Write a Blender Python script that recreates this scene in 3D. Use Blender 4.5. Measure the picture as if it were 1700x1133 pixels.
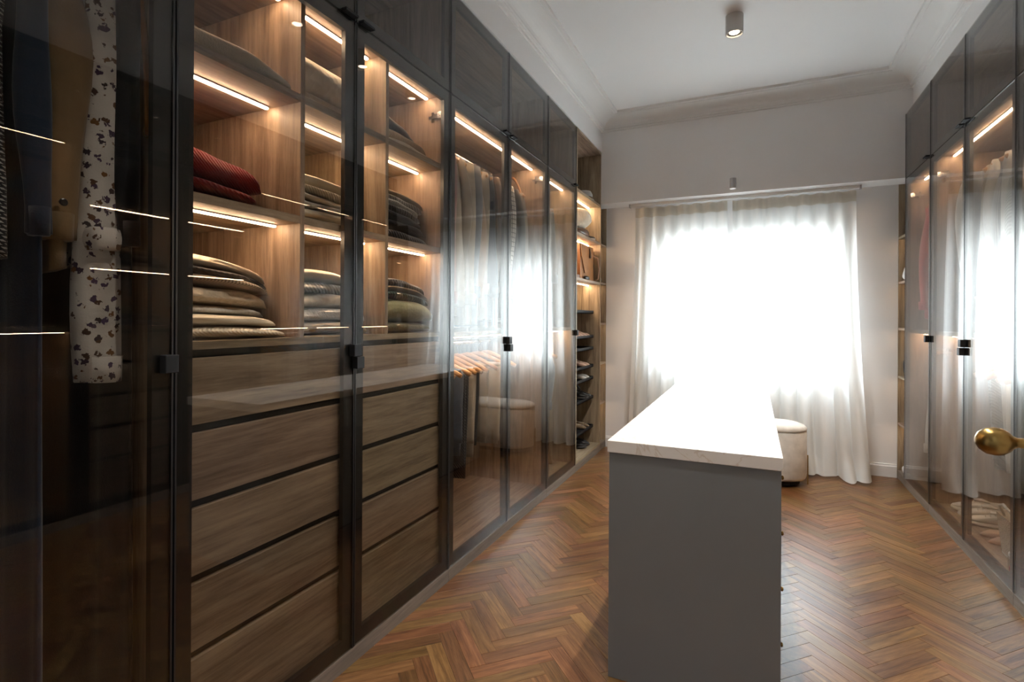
import bpy, bmesh, math, random
import numpy as np
from mathutils import Matrix, Vector

for o in list(bpy.data.objects): bpy.data.objects.remove(o)
SC = bpy.context.scene
COL = SC.collection
R = random.Random(7)
PI = math.pi

# ------------------------------------------------------------------ camera
H_CAM, F_PX, YAW, ROLL, CY = 1.22, 873.53, 0.4297, 0.0052, 528.40
cam = bpy.data.objects.new('camera', bpy.data.cameras.new('camera'))
COL.objects.link(cam)
cam.data.sensor_width = 36.0
cam.data.lens = F_PX / 1700 * 36.0
cam.data.shift_y = -(566.5 - CY) / 1700
cam.data.clip_start = 0.02
cam.matrix_world = Matrix.Translation((0, 0, H_CAM)) @ Matrix.Rotation(YAW, 4, 'Z') @ Matrix.Rotation(PI / 2, 4, 'X') @ Matrix.Rotation(ROLL, 4, 'Z')
SC.camera = cam
def project(x, y, z):
    X = x * math.cos(YAW) + y * math.sin(YAW); Z = -x * math.sin(YAW) + y * math.cos(YAW)
    if Z < 0.05: return None
    return 850 + F_PX * X / Z, CY - F_PX * (z - H_CAM) / Z

# ------------------------------------------------------------------ world, view
SKY = 45.0
LED_POWER = 98.0
SPOT_W = 48.0
w = bpy.data.worlds.new('sky'); SC.world = w; w.use_nodes = True
nt = w.node_tree; nt.nodes.clear()
out = nt.nodes.new('ShaderNodeOutputWorld'); bg = nt.nodes.new('ShaderNodeBackground')
tc = nt.nodes.new('ShaderNodeTexCoord'); sep = nt.nodes.new('ShaderNodeSeparateXYZ')
rmp = nt.nodes.new('ShaderNodeValToRGB')
rmp.color_ramp.elements[0].position = 0.46; rmp.color_ramp.elements[0].color = (.36, .39, .41, 1)
rmp.color_ramp.elements[1].position = 0.53; rmp.color_ramp.elements[1].color = (.81, .915, 1.0, 1)
mp = nt.nodes.new('ShaderNodeMapRange'); mp.inputs[1].default_value = -1; mp.inputs[2].default_value = 1
nt.links.new(tc.outputs['Generated'], sep.inputs[0]); nt.links.new(sep.outputs['Z'], mp.inputs[0])
nt.links.new(mp.outputs[0], rmp.inputs[0]); nt.links.new(rmp.outputs[0], bg.inputs['Color'])
bg.inputs['Strength'].default_value = SKY
nt.links.new(bg.outputs[0], out.inputs[0])
pl = bpy.data.lights.new('window_portal', 'AREA'); pl.shape = 'RECTANGLE'; pl.size = 1.42; pl.size_y = 1.10
pl.cycles.is_portal = True
po = bpy.data.objects.new('window_portal', pl); COL.objects.link(po)
po.location = (-0.08, 5.16, 1.34); po.rotation_euler = (-PI / 2, 0, 0)

SC.view_settings.view_transform = 'Standard'; SC.view_settings.look = 'None'
SC.view_settings.exposure = 0.36; SC.view_settings.gamma = 1.0; SC.view_settings.use_curve_mapping = False
cy_ = SC.cycles
cy_.use_denoising = True
cy_.max_bounces = 10; cy_.diffuse_bounces = 5; cy_.glossy_bounces = 4; cy_.transmission_bounces = 4
cy_.transparent_max_bounces = 20
cy_.sample_clamp_indirect = 6.0
cy_.caustics_reflective = False; cy_.caustics_refractive = False

# ------------------------------------------------------------------ materials
class NT:
    def __init__(s, name):
        s.m = bpy.data.materials.new(name); s.m.use_nodes = True
        s.t = s.m.node_tree; s.t.nodes.clear()
        s.o = s.t.nodes.new('ShaderNodeOutputMaterial')
    def n(s, typ, **kw):
        x = s.t.nodes.new('ShaderNode' + typ)
        for k, v in kw.items():
            if k.startswith('i_'):
                key = k[2:].replace('_', ' '); x.inputs[key].default_value = v
            else: setattr(x, k, v)
        return x
    def l(s, a, b): s.t.links.new(a, b)
    def vec(s, rnd=True, scale=(1, 1, 1), rot=(0, 0, 0)):
        tc = s.n('TexCoord'); mpn = s.n('Mapping'); mpn.inputs['Scale'].default_value = scale; mpn.inputs['Rotation'].default_value = rot
        if rnd:
            oi = s.n('ObjectInfo'); mul = s.n('VectorMath', operation='SCALE'); mul.inputs[0].default_value = (37.1, 53.7, 21.3)
            s.l(oi.outputs['Random'], mul.inputs['Scale'])
            add = s.n('VectorMath', operation='ADD'); s.l(tc.outputs['Object'], add.inputs[0]); s.l(mul.outputs[0], add.inputs[1])
            s.l(add.outputs[0], mpn.inputs['Vector'])
        else: s.l(tc.outputs['Object'], mpn.inputs['Vector'])
        return mpn.outputs[0]
    def ramp(s, stops):
        r = s.n('ValToRGB'); e = r.color_ramp.elements
        while len(e) < len(stops): e.new(0.5)
        for i, (p, c) in enumerate(stops):
            e[i].position = p; e[i].color = (*c, 1)
        return r
    def finish(s, sh): s.l(sh, s.o.inputs['Surface']); return s.m

def simple(name, col, rough=0.5, metal=0.0, spec=0.5, var=0.06, scale=6.0, bump=0.0, bscale=200.0, coat=0.0):
    k = NT(name)
    b = k.n('BsdfPrincipled'); b.inputs['Roughness'].default_value = rough; b.inputs['Metallic'].default_value = metal
    b.inputs['Specular IOR Level'].default_value = spec
    if coat: b.inputs['Coat Weight'].default_value = coat; b.inputs['Coat Roughness'].default_value = .15
    v = k.vec(); nz = k.n('TexNoise', i_Scale=scale, i_Detail=3.0); k.l(v, nz.inputs['Vector'])
    lo = tuple(c * (1 - var) for c in col); hi = tuple(min(1, c * (1 + var)) for c in col)
    r = k.ramp([(0.3, lo), (0.7, hi)]); k.l(nz.outputs[0], r.inputs[0]); k.l(r.outputs[0], b.inputs['Base Color'])
    if bump:
        n2 = k.n('TexNoise', i_Scale=bscale, i_Detail=2.0); k.l(v, n2.inputs['Vector'])
        bp = k.n('Bump', i_Strength=bump, i_Distance=0.002); k.l(n2.outputs[0], bp.inputs['Height']); k.l(bp.outputs[0], b.inputs['Normal'])
    return k.finish(b.outputs[0])

def wood(name, dark, mid, light, axis='z', rough=0.5, attr=None, spread=None, gloss_coat=0.0, freq=1.0, spec=.5):
    """fine-grained laminate or parquet; grain runs along axis"""
    k = NT(name); b = k.n('BsdfPrincipled'); b.inputs['Roughness'].default_value = rough; b.inputs['Specular IOR Level'].default_value = spec
    sc = {'x': (1.1, 16, 16), 'y': (16, 1.1, 16), 'z': (16, 16, 1.1)}[axis]
    sc = tuple(c * freq for c in sc)
    if attr:
        tcn = k.n('TexCoord'); at = k.n('Attribute', attribute_name=attr); mul = k.n('VectorMath', operation='SCALE'); mul.inputs[0].default_value = (37.1, 53.7, 21.3)
        k.l(at.outputs['Fac'], mul.inputs['Scale']); add = k.n('VectorMath', operation='ADD')
        k.l(tcn.outputs['Object'], add.inputs[0]); k.l(mul.outputs[0], add.inputs[1])
        mpn = k.n('Mapping'); mpn.inputs['Scale'].default_value = (10, 10, 10) if attr else sc; k.l(add.outputs[0], mpn.inputs['Vector']); v = mpn.outputs[0]
        rnd = at.outputs['Fac']
    else:
        v = k.vec(scale=sc); oi = k.n('ObjectInfo'); rnd = oi.outputs['Random']
    n1 = k.n('TexNoise', i_Scale=1.0, i_Detail=4.0, i_Roughness=0.6, i_Distortion=1.2); k.l(v, n1.inputs['Vector'])
    n2 = k.n('TexNoise', i_Scale=6.0, i_Detail=6.0, i_Roughness=0.7); k.l(v, n2.inputs['Vector'])
    mx = k.n('Mix'); mx.data_type = 'FLOAT'; mx.inputs[0].default_value = 0.42
    k.l(n1.outputs[0], mx.inputs[2]); k.l(n2.outputs[0], mx.inputs[3])
    r = k.ramp([(0.36, dark), (0.51, mid), (0.66, light)]); k.l(mx.outputs[0], r.inputs[0])
    col = r.outputs[0]
    if spread:
        hs = k.n('HueSaturation'); k.l(col, hs.inputs['Color'])
        m2 = k.n('MapRange'); m2.inputs[3].default_value = 1 - spread; m2.inputs[4].default_value = 1 + spread * 1.15
        k.l(rnd, m2.inputs[0]); k.l(m2.outputs[0], hs.inputs['Value'])
        m3 = k.n('MapRange'); m3.inputs[3].default_value = .485; m3.inputs[4].default_value = .512
        fr = k.n('Math', operation='FRACT'); ml = k.n('Math', operation='MULTIPLY'); ml.inputs[1].default_value = 7.31
        k.l(rnd, ml.inputs[0]); k.l(ml.outputs[0], fr.inputs[0]); k.l(fr.outputs[0], m3.inputs[0]); k.l(m3.outputs[0], hs.inputs['Hue'])
        col = hs.outputs[0]
    k.l(col, b.inputs['Base Color'])
    if gloss_coat: b.inputs['Coat Weight'].default_value = gloss_coat; b.inputs['Coat Roughness'].default_value = .22
    bp = k.n('Bump', i_Strength=0.12, i_Distance=0.001); k.l(n2.outputs[0], bp.inputs['Height']); k.l(bp.outputs[0], b.inputs['Normal'])
    return k.finish(b.outputs[0])

def glass(name, tint, f0=0.045, refl=(1, 1, 1)):
    k = NT(name)
    lw = k.n('LayerWeight'); lw.inputs['Blend'].default_value = 0.5
    p = k.n('Math', operation='POWER'); p.inputs[1].default_value = 5.0; k.l(lw.outputs['Facing'], p.inputs[0])
    ma = k.n('Math', operation='MULTIPLY_ADD'); ma.inputs[1].default_value = 1 - f0; ma.inputs[2].default_value = f0; k.l(p.outputs[0], ma.inputs[0])
    t = k.n('BsdfTransparent'); t.inputs[0].default_value = (*tint, 1)
    g = k.n('BsdfGlossy'); g.inputs['Roughness'].default_value = 0.0; g.inputs[0].default_value = (*refl, 1)
    m = k.n('MixShader'); k.l(ma.outputs[0], m.inputs[0]); k.l(t.outputs[0], m.inputs[1]); k.l(g.outputs[0], m.inputs[2])
    return k.finish(m.outputs[0])

def emit(name, col, strength):
    k = NT(name); e = k.n('Emission'); e.inputs[0].default_value = (*col, 1); e.inputs[1].default_value = strength
    return k.finish(e.outputs[0])

def fabric(name, col, kind='plain', col2=None, scale=1.0, sheen=0.3):
    k = NT(name); b = k.n('BsdfPrincipled'); b.inputs['Roughness'].default_value = 0.9; b.inputs['Specular IOR Level'].default_value = 0.15
    b.inputs['Sheen Weight'].default_value = sheen; b.inputs['Sheen Roughness'].default_value = .5
    v = k.vec(); nz = k.n('TexNoise', i_Scale=14.0, i_Detail=4.0); k.l(v, nz.inputs['Vector'])
    r = k.ramp([(0.3, tuple(c * .82 for c in col)), (0.7, tuple(min(1, c * 1.12) for c in col))]); k.l(nz.outputs[0], r.inputs[0])
    cout = r.outputs[0]; height = None
    if kind == 'rib':
        wv = k.n('TexWave', i_Scale=38.0 * scale, i_Distortion=2.0); wv.bands_direction = 'DIAGONAL'; wv.inputs['Detail Scale'].default_value = .6; k.l(v, wv.inputs['Vector']); height = wv.outputs[0]; d = .004
    elif kind == 'knit':
        vo = k.n('TexVoronoi', i_Scale=85.0 * scale); k.l(v, vo.inputs['Vector']); height = vo.outputs[0]; d = .006
    elif kind == 'fuzzy':
        vo = k.n('TexNoise', i_Scale=160.0 * scale, i_Detail=5.0); k.l(v, vo.inputs['Vector']); height = vo.outputs[0]; d = .008
    else:
        vo = k.n('TexNoise', i_Scale=240.0, i_Detail=2.0); k.l(v, vo.inputs['Vector']); height = vo.outputs[0]; d = .0012
    if kind in ('stripe', 'grid', 'floral', 'gingham'):
        tc = k.n('TexCoord')
        if kind == 'stripe':
            wv = k.n('TexWave', i_Scale=14.0 * scale); wv.bands_direction = 'Y'; k.l(tc.outputs['Object'], wv.inputs['Vector'])
            rr = k.ramp([(.55, (0, 0, 0)), (.62, (1, 1, 1))]); k.l(wv.outputs[0], rr.inputs[0]); fac = rr.outputs[0]
        elif kind in ('grid', 'gingham'):
            a = k.n('TexWave', i_Scale=7.0 * scale); a.bands_direction = 'Z'; k.l(tc.outputs['Object'], a.inputs['Vector'])
            a2 = k.n('TexWave', i_Scale=9.0 * scale); a2.bands_direction = 'DIAGONAL' if kind == 'gingham' else 'Y'; k.l(tc.outputs['Object'], a2.inputs['Vector'])
            mxm = k.n('Math', operation='MAXIMUM'); k.l(a.outputs[0], mxm.inputs[0]); k.l(a2.outputs[0], mxm.inputs[1])
            rr = k.ramp([(.9, (0, 0, 0)), (.95, (1, 1, 1))] if kind == 'grid' else [(.5, (0, 0, 0)), (.6, (1, 1, 1))]); k.l(mxm.outputs[0], rr.inputs[0]); fac = rr.outputs[0]
        else:
            vo2 = k.n('TexVoronoi', i_Scale=46.0 * scale, i_Randomness=1.0); k.l(tc.outputs['Object'], vo2.inputs['Vector'])
            nn = k.n('TexNoise', i_Scale=150.0, i_Detail=3.0); k.l(tc.outputs['Object'], nn.inputs['Vector'])
            ad = k.n('Math', operation='ADD'); k.l(vo2.outputs['Distance'], ad.inputs[0]); k.l(nn.outputs[0], ad.inputs[1])
            rr = k.ramp([(.80, (1, 1, 1)), (.85, (0, 0, 0))]); k.l(ad.outputs[0], rr.inputs[0]); fac = rr.outputs[0]
        mix = k.n('Mix'); mix.data_type = 'RGBA'; k.l(fac, mix.inputs[0]); k.l(cout, mix.inputs[6])
        if kind == 'floral':
            cr = k.ramp([(.0, (.05, .03, .04)), (.35, (.10, .06, .13)), (.55, (.05, .035, .04)), (.75, (.22, .10, .03)), (1, (.06, .04, .05))]); k.l(vo2.outputs['Color'], cr.inputs[0]); k.l(cr.outputs[0], mix.inputs[7])
        else: mix.inputs[7].default_value = (*(col2 or (.05, .05, .06)), 1)
        cout = mix.outputs[2]
    k.l(cout, b.inputs['Base Color'])
    bp = k.n('Bump', i_Strength=0.6, i_Distance=d); k.l(height, bp.inputs['Height']); k.l(bp.outputs[0], b.inputs['Normal'])
    return k.finish(b.outputs[0])

def curtain_mat(name, col, trans=0.55, clear=0.04):
    k = NT(name); v = k.vec(rnd=False, scale=(400, 400, 400)); nz = k.n('TexNoise', i_Scale=1.0, i_Detail=2.0); k.l(v, nz.inputs['Vector'])
    d = k.n('BsdfDiffuse'); d.inputs[0].default_value = (*col, 1); t = k.n('BsdfTranslucent'); t.inputs[0].default_value = (*col, 1)
    bp = k.n('Bump', i_Strength=0.15, i_Distance=0.0008); k.l(nz.outputs[0], bp.inputs['Height']); k.l(bp.outputs[0], d.inputs['Normal'])
    m = k.n('MixShader'); m.inputs[0].default_value = trans; k.l(d.outputs[0], m.inputs[1]); k.l(t.outputs[0], m.inputs[2])
    c = k.n('BsdfTransparent'); m2 = k.n('MixShader'); m2.inputs[0].default_value = clear; k.l(m.outputs[0], m2.inputs[1]); k.l(c.outputs[0], m2.inputs[2])
    return k.finish(m2.outputs[0])

def marble(name):
    k = NT(name); b = k.n('BsdfPrincipled'); b.inputs['Roughness'].default_value = 0.32
    v = k.vec(rnd=False); n1 = k.n('TexNoise', i_Scale=2.2, i_Detail=6.0, i_Distortion=1.6, i_Roughness=.6); k.l(v, n1.inputs['Vector'])
    r = k.ramp([(.0, (.80, .78, .75)), (.488, (.80, .78, .75)), (.5, (.66, .60, .53)), (.512, (.80, .78, .75))]); k.l(n1.outputs[0], r.inputs[0])
    k.l(r.outputs[0], b.inputs['Base Color']); return k.finish(b.outputs[0])

M = {}
M['paint'] = simple('white_paint', (.85, .838, .83), .7, var=.015, scale=2, bump=.05, bscale=300)
M['ceil'] = simple('ceiling_paint', (.88, .878, .875), .8, var=.01, scale=2)
M['trim'] = simple('trim_paint', (.80, .79, .775), .5, var=.01)
OAK = ((.150, .104, .066), (.300, .220, .147), (.43, .327, .225))
M['oak_z'] = wood('oak_vertical_grain', *OAK, axis='z', rough=.55, spread=.05)
M['oak_y'] = wood('oak_long_grain', *OAK, axis='y', rough=.55, spread=.05)
M['plinth'] = wood('grey_oak', (.13, .105, .085), (.20, .165, .135), (.27, .225, .185), axis='y', rough=.5)
FLR = ((.064, .0265, .0085), (.160, .0755, .027), (.245, .129, .052))
M['plank'] = wood('parquet', *FLR, axis='x', rough=.30, spread=.26, freq=2.2, spec=.32)
M['plank_far'] = wood('parquet_far', *FLR, axis='x', rough=.30, attr='rnd', spread=.26, spec=.32)
M['subfloor'] = simple('dark_subfloor', (.03, .018, .01), .8)
M['black'] = simple('black_aluminium', (.012, .012, .013), .35, metal=.0, var=.1)
M['blackpl'] = simple('black_handle', (.006, .006, .007), .6, spec=.25)
M['gap'] = simple('gap_shade_base_black', (.006, .006, .006), .7)  # black put in as shade of door and drawer gaps; also colours bases
M['glass'] = glass('smoked_glass', (.80, .79, .77), .045)
M['wglass'] = glass('window_glass', (.97, .98, .98), .03)
M['led'] = emit('led_warm', (1.0, .69, .43), LED_POWER)
M['led_soft'] = emit('led_warm_soft', (1.0, .69, .43), LED_POWER * .22)
M['lens'] = emit('lamp_lens', (1.0, .82, .62), 14.0)
M['alu'] = simple('brushed_aluminium', (.6, .6, .6), .35, metal=1.0)
M['chrome'] = simple('chrome', (.75, .75, .76), .15, metal=1.0, var=.02)
M['brass'] = simple('aged_brass', (.30, .195, .065), .28, metal=1.0, var=.18, scale=40)
M['brasst'] = simple('dull_brass', (.40, .29, .13), .35, metal=1.0, var=.1)
M['island'] = simple('grey_lacquer', (.182, .197, .212), .42, var=.02)
M['marble'] = marble('pale_marble')
M['boucle'] = fabric('cream_boucle', (.64, .60, .54), 'plain')
M['curtain'] = curtain_mat('sheer_curtain', (.90, .90, .885), .52, .0)
M['tape'] = curtain_mat('curtain_tape', (.78, .74, .66), .28, .0)
M['hangwood'] = wood('hanger_wood', (.42, .20, .07), (.55, .29, .11), (.66, .38, .17), axis='x', rough=.35)
M['lampbody'] = simple('lamp_white', (.55, .53, .50), .5, var=.02)
M['lampdark'] = simple('lamp_inner', (.06, .055, .05), .5)
M['greymetal'] = simple('grey_metal', (.48, .48, .49), .45, var=.03)

# ------------------------------------------------------------------ geometry helpers
def setp(o, label=None, cat=None, group=None, kind=None):
    if label: o['label'] = label
    if cat: o['category'] = cat
    if group: o['group'] = group
    if kind: o['kind'] = kind
    return o

def add_obj(name, verts, faces, mat, parent=None, loc=(0, 0, 0), smooth=False, rot=None):
    me = bpy.data.meshes.new(name); me.from_pydata([tuple(v) for v in verts], [], faces); me.update()
    if mat: me.materials.append(mat if not isinstance(mat, str) else M[mat])
    if smooth:
        me.polygons.foreach_set('use_smooth', [True] * len(me.polygons))
    o = bpy.data.objects.new(name, me); COL.objects.link(o); o.location = loc
    if rot: o.rotation_euler = rot
    if parent is not None: o.parent = parent
    return o

def empty(name, loc, label=None, cat=None, group=None, rot=None):
    o = bpy.data.objects.new(name, None); COL.objects.link(o); o.location = loc; o.empty_display_size = .1
    if rot: o.rotation_euler = rot
    return setp(o, label, cat, group)

def box_vf(x0, x1, y0, y1, z0, z1):
    v = [(x0, y0, z0), (x1, y0, z0), (x1, y1, z0), (x0, y1, z0), (x0, y0, z1), (x1, y0, z1), (x1, y1, z1), (x0, y1, z1)]
    f = [(0, 3, 2, 1), (4, 5, 6, 7), (0, 1, 5, 4), (1, 2, 6, 5), (2, 3, 7, 6), (3, 0, 4, 7)]
    return v, f

def bevel_mesh(o, w, seg=1):
    bm = bmesh.new(); bm.from_mesh(o.data)
    bmesh.ops.bevel(bm, geom=bm.edges[:], offset=w, segments=seg, affect='EDGES', profile=.6)
    bm.to_mesh(o.data); bm.free()

def box(name, x0, x1, y0, y1, z0, z1, mat, parent=None, bevel=0.0, seg=1):
    """axis-aligned box given in world metres; origin at its base centre"""
    if x0 > x1: x0, x1 = x1, x0
    cx, cyy = (x0 + x1) / 2, (y0 + y1) / 2
    v, f = box_vf(x0 - cx, x1 - cx, y0 - cyy, y1 - cyy, 0, z1 - z0)
    px = parent
    off = Vector((0, 0, 0))
    while px is not None: off += px.location; px = px.parent
    o = add_obj(name, v, f, mat, parent, loc=(cx - off.x, cyy - off.y, z0 - off.z))
    if bevel: bevel_mesh(o, bevel, seg)
    return o

def prism(name, poly, axis, a0, a1, mat, parent=None):
    """extrude a closed 2-D polygon; axis 'y': poly is (x,z); axis 'x': poly is (y,z)"""
    n = len(poly); vs = []
    for a in (a0, a1):
        for p, q in poly: vs.append((p, a, q) if axis == 'y' else (a, p, q))
    fs = [tuple(range(n)), tuple(range(2 * n - 1, n - 1, -1))] + [(i, (i + 1) % n, n + (i + 1) % n, n + i) for i in range(n)]
    o = add_obj(name, vs, fs, mat, parent)
    bm = bmesh.new(); bm.from_mesh(o.data); bmesh.ops.recalc_face_normals(bm, faces=bm.faces[:]); bm.to_mesh(o.data); bm.free()
    return o

def loft(rings, cap0=True, cap1=True, closed=True):
    """rings: list of equally long vertex lists"""
    n = len(rings[0]); vs = [tuple(p) for r in rings for p in r]; fs = []
    m = n if closed else n - 1
    for i in range(len(rings) - 1):
        for j in range(m):
            a, b = i * n + j, i * n + (j + 1) % n
            fs.append((a, b, b + n, a + n))
    if cap0: fs.append(tuple(range(n - 1, -1, -1)))
    if cap1: fs.append(tuple(range((len(rings) - 1) * n, len(rings) * n)))
    return vs, fs

def tube_vf(path, rad, n=8, flat=None):
    """tube along a 3-D path; rad a number or list; flat scales the second axis"""
    P = [Vector(p) for p in path]; rings = []
    rad = rad if isinstance(rad, (list, tuple)) else [rad] * len(P)
    up = Vector((0, 0, 1)); prev = None
    for i, p in enumerate(P):
        t = (P[min(i + 1, len(P) - 1)] - P[max(i - 1, 0)]).normalized()
        if prev is None:
            s = t.cross(up)
            if s.length < .05: s = t.cross(Vector((0, 1, 0)))
        else: s = prev - t * prev.dot(t)
        s.normalize(); prev = s; u = s.cross(t)
        rings.append([p + s * math.cos(2 * PI * j / n) * rad[i] + u * math.sin(2 * PI * j / n) * rad[i] * (flat or 1) for j in range(n)])
    return loft(rings)

def join_vf(parts):
    V, F = [], []
    for v, f in parts:
        b = len(V); V += [tuple(q) for q in v]; F += [tuple(i + b for i in g) for g in f]
    return V, F

def revolve(prof, n=24, cap=True):
    rings = [[(r * math.cos(2 * PI * j / n), r * math.sin(2 * PI * j / n), z) for j in range(n)] for r, z in prof]
    return loft(rings, cap, cap)

ORD = ['first', 'second', 'third', 'fourth', 'fifth', 'sixth', 'seventh', 'eighth', 'ninth', 'tenth', 'eleventh', 'twelfth', 'thirteenth', 'fourteenth', 'fifteenth', 'sixteenth']

# ------------------------------------------------------------------ room dimensions
XL, XR = -1.2745, 1.0153          # wardrobe fronts
YB, YW = 4.735, 4.95              # beam front, window wall
ZB, ZC, ZCEIL = 2.271, 2.925, 3.04
YK = 0.175                        # back wall, room side
XRW = 1.06                        # wall above the right wardrobes
WX0, WX1, WZ0, WZ1 = -.78, .62, .80, 1.88

# walls
setp(prism('wall_left', [(-2.0, -.05), (-1.895, -.05), (-1.895, 2.745), (XL + .004, 2.745), (XL + .004, 3.1), (-2.0, 3.1)], 'y', YK, 5.3, 'paint'), kind='structure')
setp(prism('wall_right', [(1.75, -.05), (1.75, 3.1), (XRW, 3.1), (XRW, 2.745), (1.64, 2.745), (1.64, -.05)], 'y', .556, 5.3, 'paint'), kind='structure')
setp(box('wall_right_near', XR, 1.75, YK, .552, -.05, 3.1, 'paint'), kind='structure')
def wall_hole(name, u0, u1, w0, w1, hu0, hu1, hw0, hw1, y0, y1, mat):
    us = [u0, hu0, hu1, u1]; ws = [w0, hw0, hw1, w1]; V = []; F = []
    for y in (y0, y1):
        for ww in ws:
            for u in us: V.append((u, y, ww))
    idx = lambda s, i, j: s * 16 + j * 4 + i
    for j in range(3):
        for i in range(3):
            if i == 1 and j == 1: continue
            F.append((idx(0, i, j), idx(0, i + 1, j), idx(0, i + 1, j + 1), idx(0, i, j + 1)))
            F.append((idx(1, i, j), idx(1, i, j + 1), idx(1, i + 1, j + 1), idx(1, i + 1, j)))
    def quad(a, b): F.append((idx(0, *a), idx(0, *b), idx(1, *b), idx(1, *a)))
    quad((1, 1), (1, 2)); quad((1, 2), (2, 2)); quad((2, 2), (2, 1)); quad((2, 1), (1, 1))
    quad((0, 0), (3, 0)); quad((3, 0), (3, 3)); quad((3, 3), (0, 3)); quad((0, 3), (0, 0))
    o = add_obj(name, V, F, mat)
    bm = bmesh.new(); bm.from_mesh(o.data); bmesh.ops.recalc_face_normals(bm, faces=bm.faces[:]); bm.to_mesh(o.data); bm.free()
    return setp(o, kind='structure')
wall_hole('wall_end', -2.0, 1.75, -.05, 2.6, WX0, WX1, WZ0, WZ1, YW, YW + .24, 'paint')
setp(box('wall_beam', -2.0, 1.75, YB, 5.3, ZB, 3.1, 'paint'), kind='structure')
wall_hole('wall_back', -2.0, 1.75, -.05, 3.1, -.57, .42, -.02, 2.1, .03, YK, 'paint')
setp(prism('wall_hall', [(-1.5, .03), (-1.5, -1.9), (1.3, -1.9), (1.3, .03), (1.4, .03), (1.4, -2.0), (-1.6, -2.0), (-1.6, .03)], 'x', 0, 1, 'paint'), kind='structure')
ho = bpy.data.objects['wall_hall']
for v in ho.data.vertices: a, b, c = v.co; v.co = (b, c, -.05 + a * 3.15)
setp(box('ceiling', -2.0, 1.75, -2.0, 5.3, ZCEIL, ZCEIL + .1, 'ceil'), kind='structure')
# cornice: one mitred cove round the room
prof = [(0, ZC), (.012, ZC), (.014, ZC + .014), (.024, ZC + .016), (.026, ZC + .026)]
for i in range(9):
    a = i / 8 * PI / 2
    prof.append((.030 + .125 * (1 - math.cos(a)), ZC + .030 + .060 * math.sin(a)))
prof += [(.160, ZCEIL - .020), (.182, ZCEIL - .018), (.184, ZCEIL + .001)]
x0, x1, y0, y1 = XL + .004, XRW, YK, YB
rings = [[(x0 + d, y0 + d, z) for d, z in prof], [(x1 - d, y0 + d, z) for d, z in prof], [(x1 - d, y1 - d, z) for d, z in prof], [(x0 + d, y1 - d, z) for d, z in prof]]
rings.append(rings[0])
v, f = loft(rings, False, False, closed=False)
setp(add_obj('trim_1', v, f, 'trim', smooth=False), kind='structure')
# skirting board under the window
setp(prism('baseboard_end', [(YW, 0), (YW - .016, 0), (YW - .016, .082), (YW - .010, .092), (YW - .010, .099), (YW, .101)], 'x', XL, XR, 'trim'), kind='structure')

# window: reveal, frame, two sashes, panes
win = empty('window_1', ((WX0 + WX1) / 2, YW + .12, WZ0)); setp(win, kind='structure')
def rect_frame(name, xa, xb, za, zb, ya, yb, t, mat, parent):
    off = parent.location if parent.parent is None else parent.location + parent.parent.location
    P = []
    for a, b, c, d in ((xa, xb, za, za + t), (xa, xb, zb - t, zb), (xa, xa + t, za + t, zb - t), (xb - t, xb, za + t, zb - t)):
        P.append(box_vf(a - off.x, b - off.x, ya - off.y, yb - off.y, c - off.z, d - off.z))
    v, f = join_vf(P); return add_obj(name, v, f, mat, parent)
rect_frame('window_frame', WX0, WX1, WZ0, WZ1, YW + .10, YW + .16, .045, 'trim', win)
xm = (WX0 + WX1) / 2
for a, b in ((WX0 + .045, xm + .02), (xm - .02, WX1 - .045)):
    yy = YW + .105 if a < xm - .1 else YW + .132
    s = rect_frame('window_sash', a, b, WZ0 + .045, WZ1 - .045, yy, yy + .024, .05, 'trim', win)
    box('window_pane', a + .05, b - .05, yy + .009, yy + .015, WZ0 + .095, WZ1 - .095, 'wglass', win)
box('window_handle', xm - .012, xm + .012, YW + .085, YW + .105, 1.22, 1.34, 'trim', win, .004)
box('window_sill', WX0 + .002, WX1 - .002, YW - .012, YW + .10, WZ0 - .0, WZ0 + .02, 'trim', win, .004)

# ------------------------------------------------------------------ floor: herringbone planks
floor = setp(box('floor', -2.0, 1.75, -2.0, 5.3, -.06, -.008, 'subfloor'), kind='structure')
Lp, Wp = .297, .0594
def plank_mesh():
    g = .00022; v, f = box_vf(-Lp / 2 + g, Lp / 2 - g, -Wp / 2 + g, Wp / 2 - g, -.0075, 0)
    me = bpy.data.meshes.new('plank'); me.from_pydata(v, [], f)
    bm = bmesh.new(); bm.from_mesh(me)
    te = [e for e in bm.edges if all(abs(q.co.z) < 1e-6 for q in e.verts)]
    bmesh.ops.bevel(bm, geom=te, offset=.0005, segments=1, affect='EDGES'); bm.to_mesh(me); bm.free()
    me.materials.append(M['plank']); return me
planks = []
c45 = math.sqrt(.5)
OX, OY = -1.06, 1.90
for k in range(-90, 130):
    for m in range(-16, 17):
        for kind in (0, 1):
            if kind == 0: u, vv = k * Wp + Lp / 2 + m * Lp, k * Wp + Wp / 2 - m * Lp
            else: u, vv = k * Wp + Lp + Wp / 2 + m * Lp, k * Wp + Wp - Lp / 2 - m * Lp
            # lattice (u,v) turned 45 degrees: (W,W) runs along +y
            x = (u - vv) * c45; y = (u + vv) * c45
            x += OX - (Lp * c45) * 1.0; y += OY
            ang = PI / 4 if kind == 0 else -PI / 4
            planks.append((x, y, ang))
inside = []
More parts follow.
